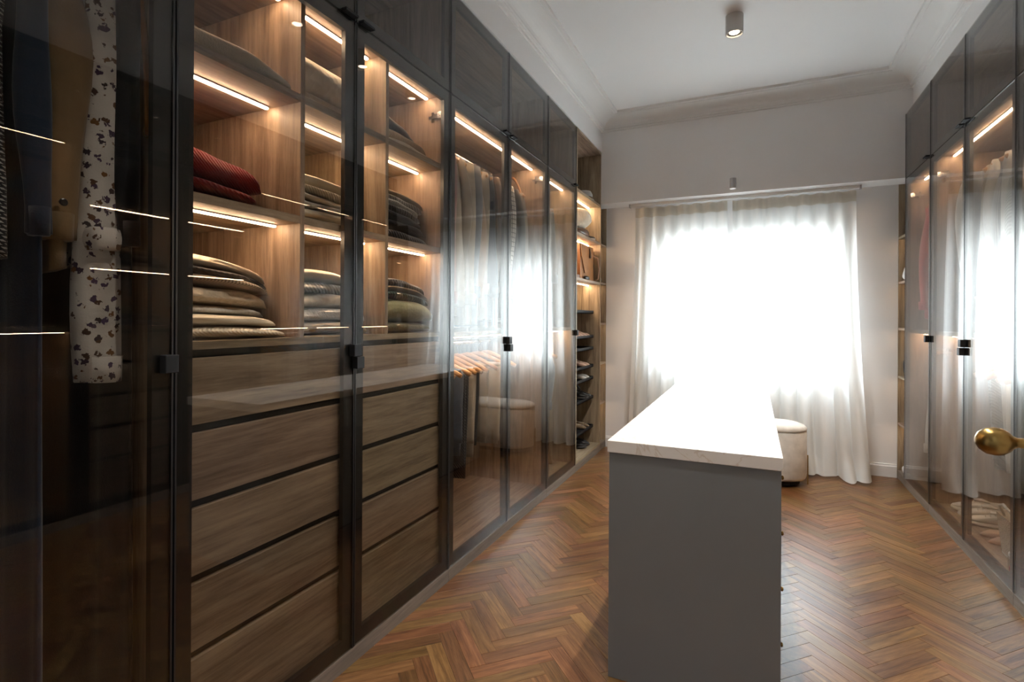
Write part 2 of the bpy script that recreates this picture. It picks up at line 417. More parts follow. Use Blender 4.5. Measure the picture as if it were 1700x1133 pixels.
for x, y, a in planks:
    if -1.40 < x < 1.14 and .05 < y < 4.98:
        pts = [project(x + dx, y + dy, 0) for dx, dy in ((-.05, 0), (.05, 0), (0, -.05), (0, .05), (0, 0))]
        area = 0
        if all(p for p in pts):
            p = pts[4]
            hidden = -.45 < x < .09 and 1.70 < y < 4.0
            # behind the island as seen from the camera
            t_hit = False
            for t in np.linspace(.3, .98, 40):
                if -.44 < x * t < .08 and 1.77 < y * t < 3.97 and H_CAM * (1 - t) < .80: t_hit = True
            onimg = -60 < p[0] < 1760 and p[1] < 1230
            under = x < XL - .06 or x > XR + .06
            if onimg and not hidden and not t_hit and not under:
                area = 1 / (x * x + y * y)
        inside.append((area, x, y, a))
inside.sort(key=lambda q: -q[0])
pm = plank_mesh()
for area, x, y, a in inside[:300]:
    o = bpy.data.objects.new('plank', pm); COL.objects.link(o)
    o.parent = floor; o.location = (x - floor.location.x, y - floor.location.y, R.uniform(-.0004, .0004) - floor.location.z)
    o.rotation_euler = (R.uniform(-.0012, .0012), R.uniform(-.0006, .0006), a + (PI if R.random() < .5 else 0))
V, F, RN = [], [], []
for area, x, y, a in inside[300:]:
    if x < -1.40 or x > 1.14: continue
    v, f = box_vf(-Lp / 2 + .0006, Lp / 2 - .0006, -Wp / 2 + .0006, Wp / 2 - .0006, -.0075, 0)
    ca, sa = math.cos(a), math.sin(a); b = len(V); r = R.random(); dz = R.uniform(-.0004, .0004)
    V += [(x + p * ca - q * sa - floor.location.x, y + p * sa + q * ca - floor.location.y, z + dz - floor.location.z) for p, q, z in v]
    F += [tuple(i + b for i in g) for g in f]; RN += [r] * 8
o = add_obj('parquet_rest', V, F, 'plank_far', floor); o['kind'] = 'stuff'
at = o.data.attributes.new('rnd', 'FLOAT', 'POINT'); at.data.foreach_set('value', RN)
setp(box('hall_floor_cover', -1.5, 1.3, -1.9, .05, -.008, 0, 'plinth'), kind='structure').name = 'floor_hall'

# ------------------------------------------------------------------ wardrobes
ZS0, ZS1 = 2.242, 2.262           # panel between lower and upper compartments
class Side:
    def __init__(s, sign):
        s.s = sign; s.x = XL if sign < 0 else XR
    def X(s, d): return s.x + s.s * d
    def box(s, name, d0, d1, y0, y1, z0, z1, mat, parent, bevel=0.0):
        return box(name, s.X(d0), s.X(d1), y0, y1, z0, z1, mat, parent, bevel)
LEFT, RIGHT = Side(-1), Side(1)

def led(S, cab, y0, y1, ztop, d=.112):
    t = S.box('light_channel', d - .009, d + .009, y0 + .012, y1 - .012, ztop - .004, ztop - .0005, 'alu', cab)
    S.box('light_strip', d - .005, d + .005, y0 + .014, y1 - .014, ztop - .0080, ztop - .004, 'led', cab)

def hinge(S, cab, y, z, sgn):
    """concealed hinge on a side panel; sgn: direction from the panel face"""
    P = []
    P.append(box_vf(-.045, .015, 0, .006 * sgn, -.006, .006)); P.append(box_vf(-.030, -.016, 0, .004 * sgn, -.024, .024))
    P.append(box_vf(-.012, .028, .004 * sgn, .016 * sgn, -.009, .009)); P.append(box_vf(.014, .034, .010 * sgn, .022 * sgn, -.015, .015))
    v, f = join_vf([([(-p[0] * S.s, p[1], p[2]) for p in vv], ff) for vv, ff in P])
    o = add_obj('hinge', v, f, 'chrome', cab, loc=(S.X(.060) - cab.location.x, y - cab.location.y, z - cab.location.z))
    return o

def door(S, cab, y0, y1, z0, z1, name, handle=None):
    """framed smoked-glass leaf; handle: list of (y edge sign, z0, z1, along)"""
    g = .0022; a, b, c, d = y0 + g, y1 - g, z0, z1; t = .047
    off = cab.location
    P = []
    for p, q, r_, s_ in ((a, b, c, c + t), (a, b, d - t, d), (a, a + t, c + t, d - t), (b - t, b, c + t, d - t)):
        xa, xb = sorted((S.X(.0055), S.X(.0225)))
        P.append(box_vf(xa - off.x, xb - off.x, p - off.y, q - off.y, r_ - off.z, s_ - off.z))
    for p, q in ((a, a + .0045), (b - .0045, b)):
        xa, xb = sorted((S.X(-.0006), S.X(.0055))); P.append(box_vf(xa - off.x, xb - off.x, p - off.y, q - off.y, c - off.z, d - off.z))
    v, f = join_vf(P); o = add_obj(name, v, f, 'black', cab)
    S.box('glass_pane', 0.0, .005, a + .0046, b - .0046, c, d, 'glass', o)
    S.box('seam_shade_strip', .0228, .0272, a - .0018, a + .012, c, d, 'gap', o); S.box('seam_shade_strip', .0228, .0272, b - .012, b + .0018, c, d, 'gap', o)  # black strips added to paint the shade in the seams between doors
    if handle: S.box('handle', -.022, .002, *handle, 'blackpl', o, .0015)
    return o

def cabinet(S, y0, y1, seams, label, name='wardrobe', upper=True, doors=True, zb=.056, pulls=(), tops=None):
    cab = empty(name, (S.X(.3), (y0 + y1) / 2, 0), label, 'wardrobe')
    y0 += .001; y1 -= .001
    f0, bk = .028, .600
    S.box('side_panel', f0, bk, y0, y0 + .018, zb, 2.74, 'oak_z', cab); S.box('side_panel', f0, bk, y1 - .018, y1, zb, 2.74, 'oak_z', cab)
    S.box('back_panel', bk - .012, bk, y0 + .018, y1 - .018, zb + .022, 2.72, 'oak_z', cab)
    S.box('bottom_panel', f0, bk, y0 + .018, y1 - .018, zb, zb + .022, 'oak_y', cab)
    S.box('top_panel', f0, bk, y0 + .018, y1 - .018, 2.72, 2.74, 'oak_y', cab)
    S.box('partition_shelf', f0, bk - .012, y0 + .018, y1 - .018, ZS0, ZS1, 'oak_y', cab)
    S.box('plinth', .0, .018, y0, y1, 0, zb - .001, 'plinth', cab)
    if doors:
        n = len(seams) - 1
        for i in range(n):
            a, b = seams[i], seams[i + 1]; h = None; hu = None
            if i < len(pulls) and pulls[i]:
                side, za, zc = pulls[i]
                e = b if side > 0 else a
                h = (e - .019, e + .019, za, zc) if n > 1 else ((e - .034, e - .002, za, zc) if side > 0 else (e + .002, e + .034, za, zc))
                if n > 1: h = (e - (.026 if side > 0 else .012), e + (.012 if side > 0 else .026), za, zc)
                hu = (e - .075, e - .012, 2.262, 2.272) if side > 0 else (e + .012, e + .075, 2.262, 2.272)
            door(S, cab, a, b, .058, 2.257, 'lower_door', h)
            if upper: door(S, cab, a, b, 2.262, 2.738, 'upper_door', hu)
    return cab

def shelf(S, cab, y0, y1, ztop, d0=.030, d1=.586, light=True, t=.024, led_d=.112):
    S.box('shelf', d0, d1, y0, y1, ztop - t, ztop, 'oak_y', cab)
    if light: led(S, cab, y0, y1, ztop - t, led_d)

def rod(S, cab, y0, y1, z, d=.30):
    v, f = tube_vf([(0, y0, 0), (0, y1, 0)], .013, 12)
    off = cab.location
    o = add_obj('hanging_rod', [(p[0], p[1] - off.y, p[2]) for p in v], f, 'chrome', cab, loc=(S.X(d) - off.x, 0, z - off.z), smooth=True)
    return o

def drawers(S, cab, y0, y1, cols):
    """carcass slab plus five drawers in each column"""
    S.box('counter', .030, .586, y0, y1, 1.134, 1.155, 'oak_y', cab)
    S.box('drawer_gap_shade', .050, .060, y0, y1, .079, 1.133, 'gap', cab)  # black sheet painted in as the shade between drawer fronts
    n = len(cols) - 1
    for i in range(n):
        a, b = cols[i] + .003, cols[i + 1] - .003
        zt = 1.112
        for k in range(5):
            z1 = zt - k * .1945; z0 = z1 - .172
            if k == 4: z0 = .084
            dr = S.box('drawer', .031, .049, a, b, z0, z1, 'oak_y', cab, .001)

W_ = .6362
yk = [3.9993 - k * W_ for k in range(7)]      # door seams, far to near
# --- near bay with hanging clothes (unlit)
cabA = cabinet(LEFT, YK + .002, yk[5], [yk[6], yk[5]], 'dim near wardrobe with hanging clothes behind a dark glass door', pulls=((1, 1.085, 1.128),))
rod(LEFT, cabA, YK + .022, yk[5] - .02, 2.12)
# --- shelves and drawers
cabB = cabinet(LEFT, yk[5], yk[3], [yk[5], yk[4], yk[3]], 'lit wardrobe with folded knitwear on shelves above oak drawers, left wall', pulls=((1, 1.084, 1.125), (-1, 1.040, 1.081)))
ca, cb = yk[5] + .019, yk[3] - .019
d1, d2 = yk[5] + W_ * 2 / 3, yk[5] + W_ * 4 / 3
for dd in (d1, d2): LEFT.box('divider', .030, .586, dd - .009, dd + .009, 1.156, ZS0, 'oak_z', cabB)
cols = [(ca, d1 - .009), (d1 + .009, d2 - .009), (d2 + .009, cb)]
for a, b in cols:
    shelf(LEFT, cabB, a, b, 1.925, led_d=.162); shelf(LEFT, cabB, a, b, 1.540, led_d=.125)
    led(LEFT, cabB, a, b, ZS0)
drawers(LEFT, cabB, ca, cb, [ca, yk[4] + .008, cb])
hinge(LEFT, cabB, cb, 2.150, -1); hinge(LEFT, cabB, cb, .34, -1)
# --- long hanging double bay
cabC = cabinet(LEFT, yk[3], yk[1], [yk[3], yk[2], yk[1]], 'double glass wardrobe with shirts above trousers, left wall', pulls=((1, 1.073, 1.113), (-1, 1.030, 1.070)))
ca, cb = yk[3] + .019, yk[1] - .019
led(LEFT, cabC, ca, cb, ZS0); shelf(LEFT, cabC, ca, cb, 1.150); rod(LEFT, cabC, ca, cb, 2.165); rod(LEFT, cabC, ca, cb, 1.075)
hinge(LEFT, cabC, cb, 2.165, -1)
# --- single bay
cabD = cabinet(LEFT, yk[1], yk[0], [yk[1], yk[0]], 'single glass wardrobe next to the open shoe shelves', pulls=((1, 1.086, 1.128),))
ca, cb = yk[1] + .019, yk[0] - .019
led(LEFT, cabD, ca, cb, ZS0); shelf(LEFT, cabD, ca, cb, 1.150); rod(LEFT, cabD, ca, cb, 2.165); rod(LEFT, cabD, ca, cb, 1.075)
# --- open bay for shoes and bags
cabE = empty('shoe_cabinet', (LEFT.X(.3), (yk[0] + YB) / 2, 0), 'open oak shelving with shoes and bags beside the window wall', 'shelving')
ea, eb = yk[0] + .001, YB - .001
LEFT.box('side_panel', .0, .600, ea, ea + .018, .058, 2.74, 'oak_z', cabE); LEFT.box('side_panel', .0, .600, eb - .018, eb, .058, 2.74, 'oak_z', cabE)
LEFT.box('back_panel', .588, .600, ea + .018, eb - .018, .081, 2.72, 'oak_z', cabE)
LEFT.box('bottom_panel', .0, .600, ea + .018, eb - .018, .058, .081, 'oak_y', cabE)
LEFT.box('top_panel', .0, .600, ea + .018, eb - .018, 2.72, 2.74, 'oak_y', cabE)
LEFT.box('plinth', .0, .018, ea, eb, 0, .057, 'plinth', cabE)
for z in (2.262, 1.915, 1.550): shelf(LEFT, cabE, ea + .0185, eb - .0185, z, .004, .586, True, .022)
trays = (1.285, 1.065, .960, .800, .690, .515, .250)
for z in trays:
    x0_, x1_ = .05, .50; y0_, y1_ = ea + .03, eb - .06
    P = [box_vf(LEFT.X(x1_), LEFT.X(x0_), y0_, y1_, z - .02, z - .014), box_vf(LEFT.X(x0_) - .006, LEFT.X(x0_), y0_, y1_, z - .02, z + .006),
         box_vf(LEFT.X(x0_) - .4, LEFT.X(x0_), y0_ - .004, y0_, z - .02, z + .006), box_vf(LEFT.X(x0_) - .4, LEFT.X(x0_), y1_, y1_ + .004, z - .02, z + .006),
         box_vf(LEFT.X(x0_) - .38, LEFT.X(x0_) - .02, y1_ + .004, eb - .0185, z - .012, z - .002)]
    v, f = join_vf(P); off = cabE.location
    add_obj('pull_out_tray', [(p[0] - off.x, p[1] - off.y, p[2] - off.z) for p in v], f, 'blackpl', cabE)
# --- shallow niches beside the window
def niche(S, y0, y1, zs, label):
    c = empty('niche_shelving', (S.X(.2), (y0 + y1) / 2, 0), label, 'shelving')
    S.box('side_panel', .004, .42, y0, y0 + .012, .0, ZB - .002, 'oak_z', c); S.box('back_panel', .41, .42, y0 + .012, y1, .0, ZB - .002, 'oak_z', c)
    S.box('side_panel', .004, .42, y1 - .006, y1, .0, ZB - .002, 'oak_z', c).location.y -= .0005
    S.box('bottom_panel', .004, .41, y0 + .012, y1 - .006, .0, .06, 'plinth', c)
    for z in zs:
        S.box('shelf', .006, .408, y0 + .0125, y1 - .007, z - .018, z, 'oak_y', c)
        S.box('light_strip', .10, .112, y0 + .02, y1 - .014, z - .0225, z - .0185, 'led_soft', c)
    return c
nz = (1.915, 1.555, 1.180, .810, .440)
nichL = niche(LEFT, YB + .001, YW - .001, nz, 'narrow oak niche shelves between shoe shelving and window wall')
nichR = niche(RIGHT, YB + .001, YW - .001, (1.86, 1.515, 1.16, .79, .43), 'narrow oak niche shelves right of the curtain')

# --- right wall
wr = .5961
rk = [4.7245 - k * wr for k in range(8)]
cabR0 = cabinet(RIGHT, rk[1], rk[0] + .009, [rk[1], rk[0] + .009], 'single glass wardrobe with red garment, right of the window', pulls=((-1, 1.080, 1.122),))
led(RIGHT, cabR0, rk[1] + .019, rk[0] - .012, ZS0); shelf(RIGHT, cabR0, rk[1] + .019, rk[0] - .012, 1.150); rod(RIGHT, cabR0, rk[1] + .019, rk[0] - .012, 2.165); rod(RIGHT, cabR0, rk[1] + .019, rk[0] - .012, 1.075)
hinge(RIGHT, cabR0, rk[0] - .010, 2.13, -1)
cabR1 = cabinet(RIGHT, rk[3], rk[1], [rk[3], rk[2], rk[1]], 'double glass wardrobe with white shirts and shoe bags, right wall', pulls=((1, 1.078, 1.118), (-1, 1.034, 1.074)))
ca, cb = rk[3] + .019, rk[1] - .019
led(RIGHT, cabR1, ca, cb, ZS0); shelf(RIGHT, cabR1, ca, cb, 1.150); rod(RIGHT, cabR1, ca, cb, 2.165); rod(RIGHT, cabR1, ca, cb, 1.075)
hinge(RIGHT, cabR1, cb, 2.13, -1); hinge(RIGHT, cabR1, cb, 1.02, -1)
cabR2 = cabinet(RIGHT, rk[5], rk[3], [rk[5], rk[4], rk[3]], 'glass wardrobe with shelves above drawers, near end of the right wall', pulls=((1, 1.084, 1.125), (-1, 1.040, 1.081)))
ca, cb = rk[5] + .019, rk[3] - .019
dm = (ca + cb) / 2
RIGHT.box('divider', .030, .586, dm - .009, dm + .009, 1.156, ZS0, 'oak_z', cabR2)
for a, b in ((ca, dm - .009), (dm + .009, cb)):
    for z in (1.925, 1.540): shelf(RIGHT, cabR2, a, b, z)
drawers(RIGHT, cabR2, ca, cb, [ca, dm, cb])
cabR3 = cabinet(RIGHT, rk[7], rk[5], [rk[7], rk[6], rk[5]], 'glass wardrobe nearest the entrance door, right wall', pulls=((1, 1.084, 1.125), (-1, 1.040, 1.081)))
ca, cb = rk[7] + .019, rk[5] - .019
led(RIGHT, cabR3, ca, cb, ZS0); shelf(RIGHT, cabR3, ca, cb, 1.150); rod(RIGHT, cabR3, ca, cb, 2.165)

# ------------------------------------------------------------------ island
IX0, IX1, IY0, IY1 = -.448, .0836, 1.759, 3.979
isl = empty('dressing_island', ((IX0 + IX1) / 2, (IY0 + IY1) / 2, 0), 'long grey lacquered dressing island with drawers under pale marble', 'island')
box('body', IX0 + .018, IX1 - .018, IY0 + .026, IY1 - .012, .03, .765, 'island', isl)
box('end_panel', IX0 + .004, IX1 - .004, IY0 + .010, IY0 + .0255, .0, .765, 'island', isl, .001)
box('toe_kick', IX0 + .05, IX1 - .05, IY0 + .04, IY1 - .04, .0, .03, 'gap', isl)
for sx in (-1, 1):
    xf = IX0 + .0175 if sx < 0 else IX1 - .0175
    ncol = 4; pitch = (IY1 - IY0 - .05) / ncol
    for c in range(ncol):
        a = IY0 + .029 + c * pitch; b = a + pitch - .006
        for k in range(4):
            z1 = .755 - k * .181; z0 = z1 - .176
            d = box('drawer', xf, xf + sx * .014, a, b, z0, z1, 'island', isl, .0012)
            zc = z1 - .05
            v, f = revolve([(.003, 0), (.003, .005), (.007, .007), (.0075, .010), (.005, .013), (.0005, .0135)], 12)
            v = [(p[2] * sx, p[0], p[1]) for p in v]
            for yy in (a + pitch * .25, a + pitch * .75):
                add_obj('knob', v, f, 'brass', d, loc=(sx * .007, yy - (a + b) / 2, zc - z0), smooth=True)
top = setp(box('marble_worktop', IX0, IX1, IY0, IY1, .767, .807, 'marble', None, .0015), 'pale marble worktop lying on the grey island', 'worktop')

# ------------------------------------------------------------------ upholstered bench by the window
bx_, by_, bl, br = -.185, 4.44, .365, .185
def stadium(l, r, n=12):
    P = []
    for i in range(n + 1): a = -PI / 2 + PI * i / n; P.append((l + r * math.cos(a), r * math.sin(a)))
    for i in range(n + 1): a = PI / 2 + PI * i / n; P.append((-l + r * math.cos(a), r * math.sin(a)))
    return P
bench = empty('upholstered_bench', (bx_, by_, 0), 'cream upholstered oval bench in front of the curtains', 'bench')
rings = [[(x, y, z) for x, y in stadium(bl, br + dr)] for dr, z in ((-.03, .045), (-.008, .052), (0, .07), (.002, .2), (0, .395), (-.006, .402))]
v, f = loft(rings); add_obj('seat_body', v, f, 'boucle', bench, smooth=True)
rings = [[(x, y, z) for x, y in stadium(bl, br + dr)] for dr, z in ((-.006, .402), (.002, .408), (.002, .420), (-.012, .436), (-.05, .450), (-.12, .458), (-.17, .460))]
v, f = loft(rings); add_obj('seat_cushion', v, f, 'boucle', bench, smooth=True)
rings = [[(x, y, z) for x, y in stadium(bl, br - .045)] for z in (.012, .045)]
v, f = loft(rings); add_obj('base', v, f, 'gap', bench)
for sx, sy in ((1, .02), (-1, .02), (.42, -1), (-.42, -1), (.42, 1), (-.42, 1)):
    if abs(sx) == 1: px_, py_ = sx * (bl + br + .008), sy
    else: px_, py_ = sx * (bl + br), sy * (br + .008)
    v, f = box_vf(px_ - .007, px_ + .007, py_ - .004, py_ + .004, 0, .215) if abs(sx) != 1 else box_vf(px_ - .004, px_ + .004, py_ - .007, py_ + .007, 0, .215)
    add_obj('leg', v, f, 'brasst', bench)

# ------------------------------------------------------------------ curtains
def curtain(name, label, top, bot, folds, amp, seed, fwd, z0=.012, zt=2.232, puddle=0.0):
    """pleated sheer; top/bot = (x left, x right); fwd(t)= how far the foot swings into the room"""
    rr = random.Random(seed); nx, nz_ = folds * 12, 44; yc = 4.862
    ph = [rr.uniform(-.6, .6) for _ in range(folds + 2)]; am = [rr.uniform(.6, 1.3) for _ in range(folds + 2)]
    def pt(i, j, dy=0.0):
        t = i / nx; s = j / nz_                     # s 0 top, 1 bottom
        e = s ** 1.6
        xa = top[0] + (bot[0] - top[0]) * e; xb = top[1] + (bot[1] - top[1]) * e
        q = t * folds; k = int(min(q, folds - 1)); fr = q - k
        wob = (ph[k] * (1 - fr) + ph[k + 1] * fr) * min(1, s * 1.5)
        aa = amp * (am[k] * (1 - fr) + am[k + 1] * fr) * (.55 + .75 * s)
        ang = 2 * PI * q + wob * 1.6
        sh = math.sin(ang); sh = math.copysign(abs(sh) ** .75, sh)
        y = yc + aa * sh - fwd(t) * e * s + .006 * math.sin(9 * s + 5 * t)
        x = xa + (xb - xa) * t + .012 * math.cos(ang) * s
        z = zt + (z0 - zt) * s
        if puddle and s > .93:
            u = (s - .93) / .07; y -= puddle * u * (.6 + .5 * math.sin(3.1 * q + seed)); z = max(z0, z - .01 * u) + .012 * abs(math.sin(2.3 * q)) * u
        return (x, y + dy, z)
    V = [pt(i, j) for j in range(nz_ + 1) for i in range(nx + 1)]
    F = [(j * (nx + 1) + i, j * (nx + 1) + i + 1, (j + 1) * (nx + 1) + i + 1, (j + 1) * (nx + 1) + i) for j in range(nz_) for i in range(nx)]
    ox, oy = (top[0] + top[1]) / 2, yc
    c = add_obj(name, [(p[0] - ox, p[1] - oy, p[2]) for p in V], F, 'curtain', loc=(ox, oy, 0), smooth=True)
    setp(c, label, 'curtain', 'sheer window curtains')
    def band(nm, ja, jb, mat, dy):
        V = []; rows = list(np.linspace(ja, jb, 5))
        for j in rows:
            for i in range(nx + 1): p = pt(i, j, dy); V.append((p[0] - ox, p[1] - oy, p[2]))
        F = [(j * (nx + 1) + i, j * (nx + 1) + i + 1, (j + 1) * (nx + 1) + i + 1, (j + 1) * (nx + 1) + i) for j in range(4) for i in range(nx)]
        add_obj(nm, V, F, mat, c, smooth=True)
    band('header_tape', 0, 1.7, 'tape', -.003)
    band('hem', nz_ * .945, nz_, 'curtain', -.003)
    return c
curtain('curtain', 'left sheer white curtain, narrower, falling behind the island', (-.985, -.205), (-1.055, -.195), 7, .040, 3, lambda t: .03)
curtain('curtain', 'right sheer white curtain with its foot spread on the floor', (-.165, .728), (-.155, .800), 8, .040, 5, lambda t: .02 + .20 * max(0, (t - .45) / .55) ** .8, puddle=.09)
rail = setp(box('curtain_rail', -1.03, .75, 4.845, 4.879, 2.248, ZB, 'trim', None, .002), 'white curtain rail under the beam over the window', 'curtain rail')
box('rail_end', .75, .762, 4.842, 4.882, 2.240, ZB, 'greymetal', rail); box('rail_end', -1.042, -1.03, 4.842, 4.882, 2.240, ZB, 'greymetal', rail)

# ------------------------------------------------------------------ ceiling spots
def spot(x, y, label, col=(1, .96, .91), watt=None):
    s = empty('ceiling_spot', (x, y, ZCEIL), label, 'lamp', 'row of ceiling spots')
    n = 28
    v, f = revolve([(.050, 0), (.050, -.108), (.0485, -.110), (.044, -.110), (.0435, -.100)], n, cap=False); add_obj('housing', v, f, 'lampbody', s, smooth=False)
    v, f = revolve([(.0434, -.095), (.036, -.098), (.030, -.092)], n); add_obj('reflector', v, f, 'lampdark', s, smooth=True)
    v, f = revolve([(.001, -.1015), (.020, -.1015), (.027, -.1000), (.028, -.0985)], n); add_obj('lens', v, f, 'lens', s, smooth=True)
    L = bpy.data.lights.new('spot_light', 'SPOT'); L.energy = watt or SPOT_W; L.color = col; L.spot_size = 1.86; L.spot_blend = .45; L.shadow_soft_size = .025
    lo = bpy.data.objects.new('spot_light', L); COL.objects.link(lo); lo.parent = s; lo.location = (0, 0, -.115)
for i, (y, lb) in enumerate(((3.42, 'white cylindrical ceiling spot, the farthest, in view above the island'), (2.85, 'white cylindrical ceiling spot, second from the window'), (2.28, 'white cylindrical ceiling spot, third from the window'), (1.71, 'white cylindrical ceiling spot, fourth from the window'), (1.14, 'white cylindrical ceiling spot nearest the entrance'))):
    spot(-.11, y, lb)
sensor = empty('wall_fitting', (-.157, YB - .028, 2.304), 'small grey cylindrical fitting on the wall above the curtain gap', 'fitting')
v, f = revolve([(.0005, 0), (.024, .001), (.0255, .004), (.0255, .078), (.023, .081), (.0005, .081)], 20); add_obj('barrel', v, f, 'greymetal', sensor, smooth=False)
v, f = revolve([(.0005, -.006), (.0262, -.006), (.0262, .001), (.0005, .001)], 20); add_obj('ring', v, f, 'trim', sensor)

# ------------------------------------------------------------------ entrance door beside the camera
dr = empty('door_1', (.405, .18, 0)); setp(dr, kind='structure')
box('door_leaf', .405, .445, .185, 1.035, .008, 2.05, 'trim', dr, .002)
for z0_, z1_ in ((.15, .85), (1.02, 1.92)): box('door_panel', .4005, .406, .30, .90, z0_, z1_, 'trim', dr, .003)
hd = empty('door_handle', (.405 - .405, .985 - .18, 1.045)); hd.scale = (.98, .78, .78); hd.parent = dr
v, f = revolve([(.001, 0), (.024, 0), (.025, .004), (.018, .008), (.0115, .012), (.0105, .040), (.0125, .043), (.0125, .047), (.0095, .050), (.009, .062), (.0125, .067), (.019, .072), (.0245, .079), (.0262, .088), (.0240, .098), (.0165, .106), (.007, .110), (.001, .1105)], 24)
add_obj('knob', [(-p[2], p[0], p[1]) for p in v], f, 'brass', hd, smooth=True)
v, f = box_vf(-.004, 0, -.022, .022, -.11, .09); add_obj('back_plate', v, f, 'brass', hd)
# added fill lamp behind the camera for the island front, same fitting
spot(-.1, -1.3, 'added fill spot in the unseen hall, lighting the island front', (.88, .95, 1.0), 66.0)

# ------------------------------------------------------------------ clothes: fabrics
FAB = {}
def fab(name, col, kind='plain', **kw):
    if name not in FAB: FAB[name] = fabric(name, col, kind, **kw)
    return FAB[name]
cream = (.80, .72, .58); white = (.80, .78, .74); beige = (.48, .38, .27)
fab('cream_wool', cream, 'plain'); fab('cream_rib', cream, 'rib', scale=1.3); fab('white_knit', white, 'knit', scale=1.2)
fab('cream_cable', (.76, .68, .55), 'knit', scale=.55); fab('lace_knit', (.70, .58, .43), 'knit', scale=.8); fab('beige_fleece', (.56, .47, .36), 'fuzzy')
fab('grey_wool', (.115, .115, .115), 'fuzzy'); fab('red_rib', (.23, .016, .020), 'rib', scale=1.5); fab('dark_red', (.12, .008, .012), 'knit'); fab('maroon', (.17, .012, .018), 'rib')
fab('black_wool', (.016, .016, .020), 'fuzzy'); fab('charcoal', (.035, .035, .040), 'rib'); fab('stripe_beige', (.50, .41, .31), 'stripe', col2=(.24, .18, .13), scale=2.2)
fab('fur_beige', (.46, .36, .25), 'fuzzy', scale=.6); fab('grey_marl', (.26, .25, .24), 'rib'); fab('light_grey', (.42, .41, .39), 'rib'); fab('green_dark', (.035, .06, .05), 'rib')
fab('green_fuzzy', (.42, .38, .21), 'fuzzy', scale=.5); fab('tan_wool', (.40, .27, .15), 'plain'); fab('olive', (.16, .14, .08), 'knit')
fab('white_cotton', (.74, .73, .71), 'plain', sheen=.1); fab('oat_cotton', (.52, .45, .36), 'plain', sheen=.1); fab('taupe', (.33, .28, .22), 'plain'); fab('pink_cotton', (.46, .24, .22), 'plain')
fab('blue_grey', (.23, .25, .30), 'plain'); fab('peach', (.52, .36, .26), 'plain'); fab('brown_tweed', (.22, .12, .07), 'stripe', col2=(.09, .05, .03), scale=3.0); fab('white_grid', (.66, .62, .55), 'grid', col2=(.06, .06, .07), scale=1.6)
fab('black_cotton', (.02, .02, .024), 'plain'); fab('navy', (.03, .045, .08), 'plain'); fab('denim', (.07, .09, .13), 'plain'); fab('denim_light', (.24, .29, .36), 'plain'); fab('khaki', (.38, .29, .19), 'plain')
fab('tan_jacket', (.27, .175, .085), 'plain'); fab('floral', (.72, .68, .64), 'floral'); fab('gingham', (.62, .62, .60), 'gingham', col2=(.03, .03, .035), scale=6.0); fab('red_cotton', (.30, .015, .02), 'plain'); fab('teal_dark', (.03, .06, .07), 'plain')
fab('coral', (.62, .05, .06), 'plain'); fab('grey_stripe', (.50, .50, .52), 'stripe', col2=(.30, .31, .34), scale=2.5)
M['sole'] = simple('rubber_sole', (.60, .57, .52), .7); M['sole_dark'] = simple('dark_sole', (.03, .025, .02), .6)
M['leather_tan'] = simple('tan_leather', (.31, .125, .036), .45, var=.2, scale=9, bump=.15, bscale=300)
M['leather_black'] = simple('black_leather', (.015, .014, .014), .32, var=.2)
M['leather_nude'] = simple('nude_leather', (.52, .33, .24), .4); M['leather_white'] = simple('white_leather', (.66, .63, .58), .45); M['leather_brown'] = simple('brown_leather', (.13, .07, .04), .4)
M['canvas'] = fabric('beige_canvas', (.46, .37, .28), 'knit', scale=1.4); M['cardboard'] = simple('brown_box', (.20, .12, .08), .6)
M['snake'] = fabric('patterned_leather', (.40, .28, .14), 'gingham', col2=(.08, .05, .03), scale=7)
M['clear'] = glass('jar_glass', (.9, .9, .88), .05); M['redliq'] = simple('red_wax', (.35, .03, .03), .3)
M['felt_white'] = fabric('white_felt', (.70, .69, .67), 'fuzzy', scale=.8)
M['straw'] = fabric('straw', (.55, .45, .30), 'knit')
M['plush'] = fabric('cream_fur', (.72, .62, .48), 'fuzzy', scale=.35)

